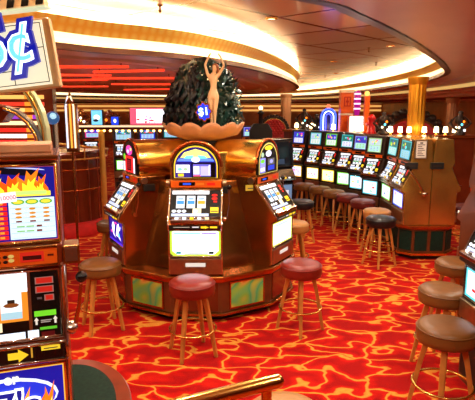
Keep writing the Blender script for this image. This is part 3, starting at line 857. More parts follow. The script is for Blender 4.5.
for x, nx, labs in ((BX0 + .02, -1, ('brass sided slot machine at the near end of the left facing bank with lever', 'slot machine behind the near one on the left face of the brass bank')),
                    (BX1 - .02, 1, ('brass sided slot machine on the right face of the bank, near end', 'slot machine on the right face of the brass bank, far one'))):
    for k, yy in enumerate((BY0 + .31, BY0 + .93)):
        bank_machine((x, yy, .5005), face_rz(nx, 0), labs[k], 40 + k + (5 if nx > 0 else 0), D=.365, W=.56, H=1.73, side=end_brass, group='slot machines of the brass bank', plinth=False, top=TEAL, lev=(nx < 0 and k == 0) or (nx > 0 and k == 1))
b = MB(); b.box(-.085, .085, -.02, 0, -.13, .13, steel); b.box(-.07, .07, -.024, -.02, -.115, .115, paper)
for k in range(7): b.box(-.05, .05 - .02 * (k % 3), -.0255, -.024, -.09 + k * .025, -.08 + k * .025, paper_ink)
b.box(-.02, .02, -.026, -.024, .08, .1, paper_ink)
nx_, ny_ = X_at(421, BY0 + .02, 1.6), BY0 + .03
o_ = b.build('framed_notice', bevel=.003); o_.location = (nx_, ny_, 1.59); tag(o_, 'small framed white paper notice on the end of the brass bank', 'notice')
for px, lab in ((411, 'left black ticket box on the end of the brass bank under the notice'), (437, 'right black ticket box on the end of the brass bank under the notice')):
    b = MB(); b.box(-.09, .09, -.03, 0, -.045, .045, black_matte); b.box(-.06, .06, -.033, -.03, -.01, .012, dark_metal)
    o_ = b.build('ticket_box', bevel=.005); o_.location = (X_at(px, BY0 + .03, 1.4), BY0 + .03, 1.36); tag(o_, lab, 'ticket box', 'ticket boxes on the brass bank')

# machines at the right edge of the picture
bank_machine((1.80, 3.57, 0), face_rz(-1, -.06), 'slot machine at the right edge with glowing white belly glass', 61, side=dark_metal, W=.56, D=.5, belly=(225, 235, 255), group='slot machines along the right edge')
bank_machine((2.62, 5.45, 0), face_rz(-.5, .87), 'wood sided slot machine at right edge behind the glowing one, turned away', 62, side=walnut, W=.56, D=.5, group='slot machines along the right edge')

# black video machine behind the kiosk
t = thing('video_machine', 'tall black video poker machine behind the kiosk, screen turned right', 'slot machine', (.80, 9.0, 0), face_rz(.55, -.83))
b = MB(); b.prism([(0, 0), (0, .85), (-.08, .9), (.04, 1.1), (.0, 1.12), (.06, 1.62), (.40, 1.62), (.45, 0)], -.26, .26, black_gloss, 'x'); b.build('cabinet', t, bevel=.01)
panel('screen', t, (.0, 1.14), (.055, 1.58), .46, [R_(-.46, .04, .46, .96, mat('dark_screen', (24, 34, 46), .2, .12)), R_(-.3, .1, .1, .3, E((60, 80, 110), .5))], dark_metal)
panel('belly_glass', t, (-.006, .45), (-.006, .82), .46, [R_(-.46, .04, .46, .96, E((120, 150, 190), .7)), R_(-.3, .3, .3, .7, E(WHITE, .9))], chrome)
deck(t, .48, -.10, .93, 4)

# ------------------------------------------------------------------ big slot machine at left front
LX, LY = at(66, 250, 1.46 )
LRZ = face_rz(.31, -.95)
LW = .60
LY0 = 2.34; LX0 = X_at(62.5, LY0, 1.5)
ux, uy = math.cos(LRZ), math.sin(LRZ)
lm = thing('slot_machine', 'large red slot machine with flaming sevens pay table at the left front', 'slot machine', (LX0 - ux * LW / 2, LY0 - uy * LW / 2, .471), LRZ)
W = LW
b = MB(); b.prism([(.02, 0), (.02, .47), (-.02, .49), (-.02, .575), (.0, .58), (.06, .93), (.04, .94), (.03, 1.045), (.05, 1.06), (.07, 1.45), (.5, 1.45), (.5, 0)], -W / 2, W / 2, wood_red, 'x'); b.build('cabinet', lm, bevel=.008)
for sx in (-1, 1):
    b = MB(); b.tube([(sx * (W / 2 - .006), y, z) for y, z in ((.012, 0), (.012, .47), (-.03, .50), (-.03, .57), (-.01, .60), (.05, .93), (.03, .95))], .010, chrome, 8); b.build('chrome_edge', lm)
b = MB(); b.box(-W / 2 - .005, W / 2 + .005, .03, .5, 1.45, 1.475, bronze); b.box(-W / 2 + .05, W / 2 - .03, .20, .45, 1.475, 1.515, shell_mat); b.build('top_cap', lm, bevel=.006)
fl = lambda cx, z0, w, h, m: ([(cx - w, z0), (cx + w, z0), (cx + w * .9, z0 + h * .3), (cx + w * .45, z0 + h * .55), (cx + w * .75, z0 + h), (cx + w * .1, z0 + h * .7), (cx - w * .2, z0 + h * .9), (cx - w * .4, z0 + h * .5), (cx - w * .95, z0 + h * .7)], m)
# top glass with flames and pay table
sh = [R_(-.5, 0, .5, 1, orange_lam), R_(-.485, .03, .485, .97, E((20, 18, 130), 1.2)), ell(.05, .78, .38, .22, E((10, 8, 30), .5), 18, .25, 2.3)]
sh += [ell(.12, .92, .30, .05, E((190, 200, 255), 1.2), 14, .1, 1.6)]
for cx, w, h, c in ((-.38, .09, .26, ORG), (-.22, .09, .3, (255, 90, 10)), (.02, .1, .32, ORG), (.16, .09, .28, (255, 80, 10)), (.30, .1, .34, ORG), (.38, .06, .26, (255, 100, 10))):
    sh.append(fl(cx, .62, w, h, E(c, 1.5)))
for cx, w, h in ((-.36, .05, .18), (-.2, .06, .2), (.04, .07, .22), (.18, .05, .17), (.30, .06, .22), (.38, .03, .16)):
    sh.append(fl(cx, .62, w, h, E(YEL, 1.9)))
sh += [R_(-.47, .60, .45, .66, E((240, 220, 60), 1.6)), R_(-.12, .62, .06, .67, E((120, 200, 60), 1.3)), R_(.15, .62, .42, .67, E((190, 230, 120), 1.3))]
sh += [R_(.13, .05, .475, .58, E((205, 230, 236), 1.3))]
for i in range(7):
    zz = .10 + i * .064
    sh.append(R_(.14, zz - .033, .47, zz - .030, E((120, 150, 190), .8)))
for j, x in enumerate((.20, .305, .41)):
    sh.append(ell(x, .53, .05, .035, E((90, 170, 60), 1.2))); sh.append(ell(x, .53, .036, .022, E((250, 210, 60), 1.4)))
    for i, z in enumerate((.44, .385, .335, .28)):
        if i < 3: sh.append(ell(x, z, .026, .016, E((215, 140, 40), 1.1), 8))
        else: sh.append(R_(x - .022, z - .01, x + .022, z + .01, E((130, 40, 30), .8)))
for i, z in enumerate((.215, .155)):
    for x in (.21, .28): sh.append(R_(x - .028, z - .008, x + .03, z + .008, E((130, 200, 110), 1.1)))
    sh.append(R_(.33, z - .012, .37, z + .012, E((130, 40, 30), .8)))
for k, (x0, c1) in enumerate(((-.30, (235, 70, 20)), (-.06, YEL), (.025, RED))):
    for i in range(8):
        sh.append(R_(x0, .06 + i * .062, x0 + .095, .06 + i * .062 + .05, E(c1, 1.3)))
        sh.append(R_(x0 + .03, .072 + i * .062, x0 + .065, .072 + i * .062 + .028, E((120, 20, 20) if c1 == YEL else (250, 170, 60), .9)))
pn, M_, w_, h_ = panel('pay_table_glass', lm, (.042, 1.065), (.064, 1.43), W - .02, sh, brass)
b = MB(); b.box(.015, .13, -.028, -.024, .19, .235, E((255, 245, 250), 1.2), Matrix.Rotation(-.08, 4, 'Y'))
b.mesh(text_mesh('$10000', .028, .001), E((220, 40, 70), 1.3), Matrix.Translation((.07, -.030, .217)) @ Matrix.Rotation(-.08, 4, 'Y') @ TXT); b.build('prize_tag', pn)
b = MB(); b.mesh(fat_text("7's", .12, .006), E((250, 225, 60), 1.8), Matrix.Translation((-.035, -.026, .285)) @ TXT); b.mesh(fat_text("7's", .12, .001), E((230, 90, 10), 1.5), Matrix.Translation((-.035, -.030, .285)) @ TXT)
b.build('sevens_lettering', pn)
# orange speaker band
sh = [R_(-.5, 0, .5, 1, orange_lam)] + [ell(-.30 + .055 * i, .34 + .26 * j, .02, .09, black_matte, 8) for i in range(8) for j in range(2)]
sh += [R_(.20, .25, .39, .78, E((210, 40, 25), .8)), R_(.22, .36, .37, .58, mat('dark_red', (70, 10, 8), 0, .4)), R_(.42, .5, .47, .6, mat('dark_red', (70, 10, 8), 0, .4)), ell(.13, .4, .025, .1, E((250, 220, 120), .5), 8), ell(.13, .62, .025, .1, E((250, 220, 120), .5), 8)]
panel('speaker_band', lm, (.028, .952), (.024, 1.045), W - .05, sh, bronze)
# reel glass
sh = [R_(-.48, .02, .235, .97, E((255, 150, 40), .9)), R_(-.48, .70, .235, .97, E(WHITE, 1.8))]
for x in (-.34, -.12, .10):
    sh += [R_(x - .085, .32, x + .085, .78, E((225, 236, 240), 1.4)), R_(x - .085, .32, x + .085, .42, E((170, 210, 225), 1.1)), ell(x, .52, .065, .035, E((150, 80, 30), .7), 8), R_(x - .03, .55, x + .03, .60, E((60, 40, 30), .5))]
sh += [R_(-.48, .02, .235, .28, black_gloss), R_(-.06, .15, .02, .28, E(CREAM, 1.2)), R_(-.48, .0, .20, .12, E((215, 228, 245), 1.5)), R_(.235, .0, .262, 1, chrome), R_(.262, .0, .485, .99, black_gloss)]
for z in (.84, .71):
    sh += [R_(.30, z - .05, .45, z + .05, E((180, 120, 110), .6)), R_(.31, z - .04, .44, z + .04, E((190, 34, 24), 1.0))]
sh += [R_(.37, .54, .45, .63, E((180, 120, 110), .6)), R_(.38, .55, .44, .62, E((190, 34, 24), 1.0)), R_(.31, .57, .35, .60, E((110, 90, 90), .4)),
       R_(.28, .32, .46, .40, E((110, 210, 40), 1.1)), R_(.32, .12, .46, .16, E((90, 190, 40), 1.0)), R_(.33, .01, .44, .09, E((90, 16, 16), .7)), R_(.22, .02, .31, .13, E((225, 235, 245), 1.2))]
for x in (.295, .45):
    sh += [(([(x - .02, .26), (x, .31), (x + .02, .26), (x + .009, .26), (x + .009, .20), (x - .009, .20), (x - .009, .26)]), E((235, 225, 210), .9))]
sh += [R_(.33, .25, .42, .265, E((190, 180, 170), .6)), R_(.33, .225, .41, .24, E((190, 180, 170), .6))]
rg, M_, w_, h_ = panel('reel_glass', lm, (-.002, .60), (.052, .925), W - .05, sh, chrome)
b = MB(); b.mesh(text_mesh('¢', .03, .001), paper_ink, Matrix.Translation((-.011, -.014, .07)) @ TXT); b.build('cent_mark', rg)
# lower strip: arrow and bill slot
sh = [R_(-.5, 0, .5, 1, mat('strip_black', (16, 12, 12), 0, .3)), (([(.05, .3), (.13, .3), (.13, .12), (.21, .5), (.13, .88), (.13, .7), (.05, .7)]), E((235, 200, 40), 1.1)), R_(.26, .08, .48, .92, black_gloss), R_(.31, .62, .46, .88, E((240, 205, 50), 1.0)), R_(.33, .70, .44, .76, paper_ink), R_(-.3, .55, -.18, .65, E((210, 200, 180), .7)),
      R_(.228, .3, .242, .9, E((240, 180, 60), .6))]
ls, M_, w_, h_ = panel('label_strip', lm, (-.026, .492), (-.024, .578), W - .03, sh, chrome)
b = MB(); b.mesh(text_mesh('S', .026, .001), E((235, 230, 220), .9), Matrix.Translation((-.02, -.012, .02)) @ TXT); b.build('letter', ls)
# belly glass with big sevens
sh = [R_(-.5, 0, .5, 1, orange_lam), R_(-.475, .04, .475, .96, E((245, 190, 60), 1.2)), R_(-.465, .055, .465, .945, E((22, 22, 150), 1.2)), ell(0, .6, .42, .26, E((225, 232, 255), 1.4), 20), ell(0, .58, .40, .235, E((30, 50, 200), 1.4), 20)]
for cx, w, h, c in ((-.3, .12, .5, ORG), (-.05, .12, .5, ORG), (.12, .1, .62, (255, 150, 40)), (.24, .1, .52, (255, 110, 20)), (.33, .08, .66, ORG)):
    sh.append(fl(cx, .1, w, h, E(c, 1.4)))
for cx, w, h in ((-.26, .06, .3), (.0, .06, .34), (.12, .06, .46), (.25, .05, .36), (.33, .05, .46)):
    sh.append(fl(cx, .1, w, h, E((255, 225, 120), 1.9)))
bg, M_, w_, h_ = panel('belly_glass', lm, (.012, .06), (.012, .465), W - .03, sh, bronze)
b = MB(); b.mesh(fat_text("7's", .20, .012), E((245, 245, 255), 2.0), Matrix.Translation((.05, -.014, .20)) @ TXT); b.mesh(fat_text("7's", .20, .002), E((20, 30, 140), 1.2), Matrix.Translation((.05, -.019, .20)) @ TXT)
b.mesh(fat_text('er', .075, .002), E((235, 235, 220), 1.4), Matrix.Translation((.03, -.014, .345)) @ TXT)
b.build('sevens_lettering', bg)
# side: coin box and long lever
b = MB(); b.box(W / 2, W / 2 + .075, -.0, .12, .955, 1.045, bronze); b.box(W / 2 + .01, W / 2 + .066, -.004, .0, .968, 1.035, mat('box_face', (96, 52, 34), .2, .35)); b.build('side_box', lm, bevel=.006)
b = MB(); b.cyl(.03, 0, .03, chrome, 14, Matrix.Translation((W / 2, .02, .63)) @ Matrix.Rotation(PI / 2, 4, 'Y'))
b.tube([(W / 2 + .035, .02, .63), (W / 2 + .06, .0, .74), (W / 2 + .075, -.0, .85)], [.012, .009, .008], copper, 8); b.ball((W / 2 + .02, .0, .63), .03, chrome, 10)
l = b.build('lever', lm); b = MB(); b.ball((W / 2 + .078, -.0, .885), .028, black_gloss); b.build('knob', l)
# rounded base it stands on
bb_ = thing('bank_base', 'rounded base with dark green top and brown rim under the large left machine', 'slot bank base', (LX0 - ux * LW / 2, LY0 - uy * LW / 2, 0), LRZ)
def dsh(g):
    pts = []
    for i in range(25):
        a = -PI / 2 + PI * i / 24
        pts.append((LW / 2 - .02 + (.33 + g) * math.cos(a), .42 + (.52 + g) * math.sin(a)))
    return pts + [(-LW / 2 - .1, .94 + g), (-LW / 2 - .1, -.1 - g)]
b = MB(); b.prism(dsh(0), 0, .43, wood_red, 'z'); b.build('base', bb_)
b = MB(); b.prism(dsh(.02), .43, .462, wood_red, 'z'); b.build('rim', bb_, bevel=.008)
b = MB(); b.prism(dsh(-.07), .462, .4695, green_panel, 'z'); b.build('top_panel', bb_)

# 5 cent sign over it
SY = 2.62
def sign_M(px, py, roll, yaw=0.0):
    return Matrix.Translation((X_at(px, SY, 2.4), SY, Z_at(py, SY))) @ Matrix.Rotation(-roll, 4, 'Y') @ Matrix.Rotation(yaw, 4, 'Z')
sgn = thing('coin_sign', 'lit cream sign with a blue 5 cent symbol tilted above the left machine', 'sign')
sgn.matrix_world = sign_M(-9, 60, .115)
pm = SY / FPX * 1.0
SW, SH = .64, 66 * pm
b = MB(); b.box(-SW / 2, SW / 2, 0, .045, -SH / 2, SH / 2, mat('sign_edge', (190, 160, 110), .3, .4)); b.build('box', sgn, bevel=.008)
b = MB(); b.box(-SW / 2 + .03, SW / 2 - .035, -.006, 0, -SH / 2 + .02, SH / 2 - .01, E((250, 240, 205), 1.0))
fr = mat('sign_line', (60, 44, 24), .2, .4)
for x0, x1, z0, z1 in ((-SW / 2 + .04, SW / 2 - .045, -SH / 2 + .032, -SH / 2 + .036), (-SW / 2 + .04, SW / 2 - .045, SH / 2 - .024, SH / 2 - .02), (SW / 2 - .049, SW / 2 - .045, -SH / 2 + .032, SH / 2 - .02), (SW / 2 - .14, SW / 2 - .045, .03, .034), (SW / 2 - .14, SW / 2 - .136, .03, SH / 2 - .02), (-.02, .10, -SH / 2 + .10, -SH / 2 + .104), (.10, .104, -SH / 2 + .032, -SH / 2 + .104)):
    b.box(x0, x1, -.008, -.006, z0, z1, fr)
f_ = b.build('lit_face', sgn)
b = MB()
TM = lambda dx, y, dz: Matrix.Translation((dx, y, dz)) @ Matrix.Rotation(-.06, 4, 'Y') @ TXT
for body, size, dx, dz in (('5', .32, .03, .055), ('¢', .27, .165, .055)):
    b.mesh(fat_text(body, size, .030, .012), E((18, 24, 150), 1.2), TM(dx, -.022, dz))
    b.mesh(fat_text(body, size, .009, .012), E((225, 240, 255), 2.2), TM(dx, -.030, dz))
    b.mesh(fat_text(body, size, -.002, .012), E((90, 185, 245), 1.8), TM(dx, -.038, dz))
b.build('lettering', f_)
# striped board on top
b = MB(); b.box(-.32, .32, 0, .06, 0, .12, ivory)
for k in range(9):
    x = -.30 + k * .072
    b.add([(x, -.003, .006), (x + .036, -.003, .006), (x + .072, -.003, .114), (x + .036, -.003, .114)], [(0, 1, 2, 3)], black_gloss)
b.box(-.325, .325, -.008, .065, -.010, 0, E((225, 240, 200), .8))
st = b.build('striped_board'); st.matrix_world = sign_M(-16, 13, .115); tag(st, 'black and white diagonal striped board above the cent sign', 'sign')
# arched supports under the sign
pale_green = mat('pale_green_metal', (190, 205, 160), .5, .3)
def arch_band(name, pts, w, m, lab, y0):
    b = MB()
    n = len(pts)
    P = [Vector((X_at(px, y0, 2), y0, Z_at(py, y0))) for px, py in pts]
    P.append(Vector((P[-1].x, y0, .4705))); n += 1
    vs, fs = [], []
    for i, p in enumerate(P):
        t_ = (P[min(i + 1, n - 1)] - P[max(i - 1, 0)]).normalized(); s_ = Vector((t_.z, 0, -t_.x)) * w / 2
        for d in (-.03, .03):
            vs += [p + s_ + Vector((0, d, 0)), p - s_ + Vector((0, d, 0))]
    for i in range(n - 1):
        a, c = i * 4, i * 4 + 4
        fs += [(a, a + 1, c + 1, c), (a + 2, c + 2, c + 3, a + 3), (a, c, c + 2, a + 2), (a + 1, a + 3, c + 3, c + 1)]
    fs += [(0, 2, 3, 1), (4 * n - 4, 4 * n - 3, 4 * n - 1, 4 * n - 2)]
    b.add(vs, fs, m)
    b.tube([p + Vector((.0, -.035, 0)) for p in P], .006, brass, 6)
    return tag(b.build(name), lab, 'arch')
arch_band('curved_support', [(22, 80), (30, 89), (37, 100), (42, 113), (45, 128), (46, 149)], .042, pale_green, 'pale green curved metal arch under the cent sign', 2.95)
arch_band('curved_support', [(8, 108), (20, 113), (30, 122), (37, 133), (42, 149)], .026, mat('blue_steel', (90, 100, 120), .6, .3), 'dark steel curved arch lower left of the green arch', 2.9)
b = MB(); b.prism([(-.3, .09), (.10, .02), (.02, -.07), (-.3, -.09)], 0, .12, brown_lacquer, 'y'); o_ = b.build('canopy_wedge', bevel=.006); o_.location = (X_at(2, 3.1, 2), 3.05, Z_at(111, 3.1)); tag(o_, 'dark brown pointed canopy end at left edge below the cent sign', 'canopy')
# neon light wall behind
nw = thing('neon_wall', 'panel of red and white horizontal light bars at the left edge', 'light panel', (X_at(18, 6.0, 2), 6.0, 0))
b = MB(); b.box(-.75, .42, .0, .12, 0, 2.5, brown_lacquer); b.build('board', nw)
for i, (py, c, s_) in enumerate(((97, (255, 180, 90), 1.5), (104, (230, 60, 40), 1.2), (110, (255, 190, 110), 1.6), (117, (150, 60, 200), 1.2), (123, (255, 210, 160), 1.8), (130, (225, 40, 30), 1.4), (136, (255, 235, 225), 2.4), (142, (225, 40, 40), 1.4), (148, (255, 230, 225), 2.4), (155, (230, 50, 40), 1.4))):
    zz = Z_at(py, 6.0)
    b = MB(); b.box(-.72, .32, -.02, 0, zz - .022, zz + .022, E(c, s_)); b.box(.1, .18, -.022, -.02, zz - .022, zz + .022, E((255, 140, 40), 1.5)); b.build('light_bar', nw)

# ornate neon post and blue globe
npst = thing('neon_post', 'tall ornate post with white and orange neon tubes left of centre', 'neon sign', (X_at(71, 6.4, 2), 6.4, 0))
b = MB(); b.cyl(.016, 0, Z_at(152, 6.4), bronze, 12); b.box(-.075, .075, 0, .06, Z_at(152, 6.4), Z_at(104, 6.4), bronze); b.lathe([(.06, Z_at(104, 6.4)), (.03, Z_at(98, 6.4)), (1e-4, Z_at(90, 6.4))], brass, 10); b.build('post', npst)
b = MB()
for x, c in ((-.05, (230, 235, 255)), (.0, (255, 170, 60)), (.045, (255, 240, 200))):
    b.tube([(x, -.02, Z_at(148, 6.4)), (x, -.02, Z_at(106, 6.4)), (x * .3, -.02, Z_at(96, 6.4))], .011, E(c, 1.5), 6)
b.build('neon_tubes', npst)
b = MB(); b.ball((0, 0, 0), .075, E((60, 110, 170), .6), 12); b.ball((.02, -.045, .02), .04, E((180, 230, 250), 1.0), 8); b.tube([(0, 0, -.07), (0, 0, Z_at(118, 5.9) * -1)], .012, dark_metal, 6)
o_ = b.build('globe_light'); o_.location = (X_at(53, 5.9, 2), 5.9, Z_at(118, 5.9)); tag(o_, 'small blue globe light on a thin post behind the green arch', 'globe light')

# ------------------------------------------------------------------ brown drum with brass rail at left
dr = thing('drum_counter', 'curved brown lacquered counter with red carpeted foot at left', 'counter', (-3.2, 9.25, 0))
b = MB(); b.lathe([(.95, 0), (.95, .2), (.72, .2)], red_fabric, 40); b.build('red_step', dr)
b = MB(); b.lathe([(.74, .2), (.74, 1.38), (.70, 1.42), (1e-4, 1.42)], brown_lacquer, 40, smooth=False)
b.build('drum', dr)
b = MB()
for i in range(20):
    a = 2 * PI * i / 20
    b.tube([(.745 * math.cos(a), .745 * math.sin(a), .16), (.745 * math.cos(a), .745 * math.sin(a), 1.36)], .016, wood_red, 6)
b.build('slats', dr)
for zz in (.75, 1.1):
    b = MB(); b.lathe([(.755, zz), (.762, zz + .012), (.755, zz + .024)], copper, 40); b.build('band', dr)
b = MB()
b.tube([(.82 * math.cos(a), .82 * math.sin(a), 1.40 + .12 * (1 + math.cos(a + 2.4))) for a in [2 * PI * i / 40 for i in range(40)]], .02, satin_brass, 8, closed=True)
b.tube([(.8 * math.cos(a), .8 * math.sin(a), 1.30) for a in [2 * PI * i / 40 for i in range(40)]], .014, satin_brass, 8, closed=True)
for i in range(6):
    a = 2 * PI * i / 6 + .3
    b.tube([(.80 * math.cos(a), .80 * math.sin(a), 1.28), (.82 * math.cos(a), .82 * math.sin(a), 1.40 + .12 * (1 + math.cos(a + 2.4)))], .012, satin_brass, 6)
b.build('rail', dr)
px_, py_ = at(106, 233, 0)
b = MB(); b.cyl(.05, 0, 1.80, satin_brass, 20); b.lathe([(.08, 0), (.08, .03), (.05, .05)], brass, 20); o_ = b.build('brass_pole'); o_.location = (px_, py_, 0); tag(o_, 'tall brass pole holding up the bulb lit canopy at left', 'pole')
cv = thing('bulb_canopy', 'narrow canopy edged with glowing bulbs, on the brass pole at left', 'canopy', (0, py_, 1.80))
cx0, cx1 = X_at(72, py_, 1.85), X_at(182, py_, 1.85)
b = MB(); b.box(cx0, cx1, -.12, .5, .0, .07, bronze); b.box(cx0, cx1, -.13, -.12, .045, .075, E((255, 225, 180), 1.2)); b.build('board', cv, bevel=.006)
n = 18
for i in range(n):
    b = MB(); b.ball((cx0 + .05 + (cx1 - cx0 - .1) * i / (n - 1), -.10, -.012), .022, bulb_glow, 8); b.build('bulb', cv)
# lit toppers on the canopy
def lit_box(name, x, y, z, w, h, d, base, shapes, lab, cat='sign'):
    t = thing(name, lab, cat, (x, y, z))
    b = MB(); b.box(-w / 2, w / 2, 0, d, 0, h, base); b.build('box', t, bevel=.005)
    panel('lit_face', t, (-.005, .01), (-.005, h - .01), w - .02, shapes)
    return t
rnd = random.Random(11)
z0 = 1.871
yb = py_ + .05
lit_box('marquee_sign', X_at(148, yb, 1.95), yb, z0, .62, .30, .1, copper, [R_(-.5, 0, .5, 1, E((235, 90, 120), 1.3)), R_(-.32, .1, .47, .92, E((250, 245, 255), 2.2))] + blots(rnd, -.48, .05, .45, .55, 16, [RED, PINK, BLUE, WHITE], .06), 'white and pink lit marquee on the bulb canopy behind the kiosk')
lit_box('lightbox', X_at(97, yb, 1.95), yb, z0, .20, .26, .08, dark_metal, [R_(-.5, 0, .5, 1, E((110, 190, 230), 1.6)), ell(.0, .5, .3, .2, E((230, 245, 255), 2.0)), ell(-.1, .3, .25, .1, E((30, 40, 60), .5))], 'pale blue light box on the bulb canopy at left')
lit_box('lightbox', X_at(115, yb, 1.95), yb, z0, .14, .15, .08, dark_metal, [R_(-.5, 0, .5, 1, E((30, 60, 220), 1.8)), ell(0, .5, .2, .25, E(WHITE, 1.8))], 'small deep blue light box on the bulb canopy')
def sculpt(px, y, z, h, lab, cols, m=dark_metal):
    """dark scrolled topper ornament with little lights"""
    t = thing('topper_sculpture', lab, 'ornament', (X_at(px, y, z), y, z), 0, 'dark lit ornaments on the slot bank tops')
    b = MB()
    b.lathe([(.10, 0), (.11, .03), (.05, .08), (.04, h * .4), (.09, h * .55), (.07, h * .75), (.03, h * .85), (.05, h * .92), (.02, h), (1e-4, h)], m, 16)
    for s_ in (-1, 1):
        b.tube([(s_ * (.05 + .11 * math.sin(PI * k / 10)), 0, h * (.2 + .06 * k)) for k in range(11)], [.03 - .002 * k for k in range(11)], m, 8)
        b.tube([(s_ * .10, 0, h * .3), (s_ * .2, -.02, h * .5), (s_ * .17, -.02, h * .66)], [.028, .02, .01], m, 8)
    b.build('body', t)
    for k, c in enumerate(cols):
        b = MB(); b.ball((.06 * math.cos(k * 2.4), -.08, h * (.2 + .12 * k)), .022, E(c, 3), 8); b.build('light', t)
    return t
sculpt(82, yb + .28, z0, .27, 'brown scrolled ornament at the left end of the bulb canopy', [WHITE, LILAC, CREAM], bronze)
sculpt(110, yb + .28, z0, .26, 'brown scrolled ornament between the two blue light boxes', [CREAM, ORG], brown_lacquer)

# far slot machines at left and their neighbours
for k, (px, y, f, lab) in enumerate(((124, 12.0, .25, 'slot machine far back left of the kiosk under the bulb canopy'), (148, 12.3, .2, 'slot machine far back partly hidden by the left kiosk machine'), (171, 12.9, 0, 'slot machine far back between the kiosk arches'), (93, 12.8, .3, 'slot machine far back behind the brass rail drum'), (250, 13.5, -.1, 'slot machine far back right of the shell sculpture'))):
    bank_machine((X_at(px, y, 1.2), y, 0), f, lab, 80 + k, W=.48, belly=WHITE, group='slot machines at the far back left', top=[(190, 215, 255), BLUE, TEAL, PINK, LILAC][k])
stool(X_at(128, 11.2, .6), 11.2, black_vinyl, 'small black stool far back under the bulb canopy', .3)

# ------------------------------------------------------------------ right row shelf, toppers and lamps
RS = [(X_at(283, 12.0), 12.0), (X_at(320, 11.2), 11.2), (X_at(350, 10.3), 10.3), (X_at(380, 9.5), 9.5), (X_at(408, 9.3), 9.3), (X_at(475, 9.3), 9.3)]
b = MB()
for (x0, y0), (x1, y1) in zip(RS, RS[1:]):
    d = Vector((x1 - x0, y1 - y0)); L = d.length
    M = Matrix.Translation((x0, y0, 0)) @ Matrix.Rotation(math.atan2(d.y, d.x), 4, 'Z')
    b.box(-.02, L + .02, 0, .30, 1.62, 1.67, copper, M); b.box(-.02, L + .02, .06, .26, 0, 1.62, brown_lacquer, M)
tag(b.build('divider_shelf'), 'long brown divider with copper shelf behind the right slot row', 'divider')
for k, (px, i, u) in enumerate(((298, 0, .4), (312, 0, .8), (326, 1, .5), (353, 2, .2), (368, 2, .45), (386, 3, .45), (402, 3, .8), (412, 4, .05), (427, 4, .28), (439, 4, .46), (448, 4, .6), (466, 4, .74))):
    (x0, y0), (x1, y1) = RS[i], RS[i + 1]
    x = x0 + (x1 - x0) * u; y = y0 + (y1 - y0) * u + .15
    t = thing('table_lamp', ['small glowing cream lamp on the copper shelf behind the right row'][0], 'lamp', (x, y, 1.67), 0, 'little glowing lamps on the copper shelf')
    b = MB(); b.lathe([(.03, 0), (.032, .015), (.01, .03), (.01, .06)], brass, 12); b.build('base', t)
    b = MB(); b.lathe([(.045, .05), (.035, .15), (1e-4, .155)], table_glow, 14); b.build('lamp_shade', t)
zt = 1.671
y = 11.0
tower = thing('orange_tower', 'orange tower box with a red emblem behind the right slot row', 'sign', (X_at(346, 10.75), 10.75, zt))
b = MB(); b.box(-.13, .13, 0, .22, 0, .82, orange_lam); b.box(-.14, .14, -.01, .23, .80, .86, ivory); b.box(-.135, .135, -.008, .22, .34, .38, ivory); b.build('box', tower, bevel=.006)
b = MB()
for x0, x1, z0_, z1_ in ((-.07, .07, .70, .72), (-.07, -.05, .52, .72), (.05, .07, .52, .72), (-.07, .07, .52, .54), (-.03, .03, .60, .64), (-.01, .01, .54, .70)):
    b.box(x0, x1, -.014, -.005, z0_, z1_, E((190, 40, 20), .6))
b.build('emblem', tower)
zt = 1.671
lit_box('marquee_sign', X_at(358, 10.45), 10.45, zt, .40, .34, .14, orange_lam, [R_(-.5, 0, .5, 1, E((255, 235, 200), 1.2)), R_(-.46, .06, .46, .94, E((250, 250, 255), 2.4))] + rows(-.4, .2, .3, .85, 4, 5, E((190, 205, 225), 1.2), .55), 'white lit marquee sign behind the right slot row')
zt = 1.671
b = MB(); b.lathe([(.05, 0), (.05, .40), (.065, .42), (.065, .80), (.03, .84), (1e-4, .84)], E((170, 20, 130), 1.0), 16)
for k in range(4): b.lathe([(.068, .46 + k * .1), (.072, .47 + k * .1), (.068, .49 + k * .1)], E((255, 220, 245), 1.8), 16)
o_ = b.build('striped_column_light'); o_.location = (X_at(356, 10.72), 10.72, zt); tag(o_, 'magenta light column with white rings beside the orange tower', 'light')
b = MB(); b.box(-.05, .05, 0, .1, 0, .72, orange_lam); b.ball((0, .05, .77), .05, E((255, 190, 90), 2.2), 10); o_ = b.build('orange_post', bevel=.005); o_.location = (X_at(365, 10.3), 10.22, zt); tag(o_, 'orange post with a glowing ball right of the white marquee', 'post light')
b = MB(); b.lathe([(.09, 0), (.1, .02), (.075, .05), (.07, .26), (.085, .28), (.06, .33), (.02, .37), (1e-4, .37)], mat('hydrant_red', (190, 20, 24), 0, .3), 16); b.tube([(-.11, 0, .18), (.11, 0, .18)], .03, mat('hydrant_red', (190, 20, 24), 0, .3), 8)
o_ = b.build('red_hydrant'); o_.location = (X_at(371, 10.0), 10.0, zt); tag(o_, 'small red hydrant shaped ornament beside the white marquee', 'ornament')
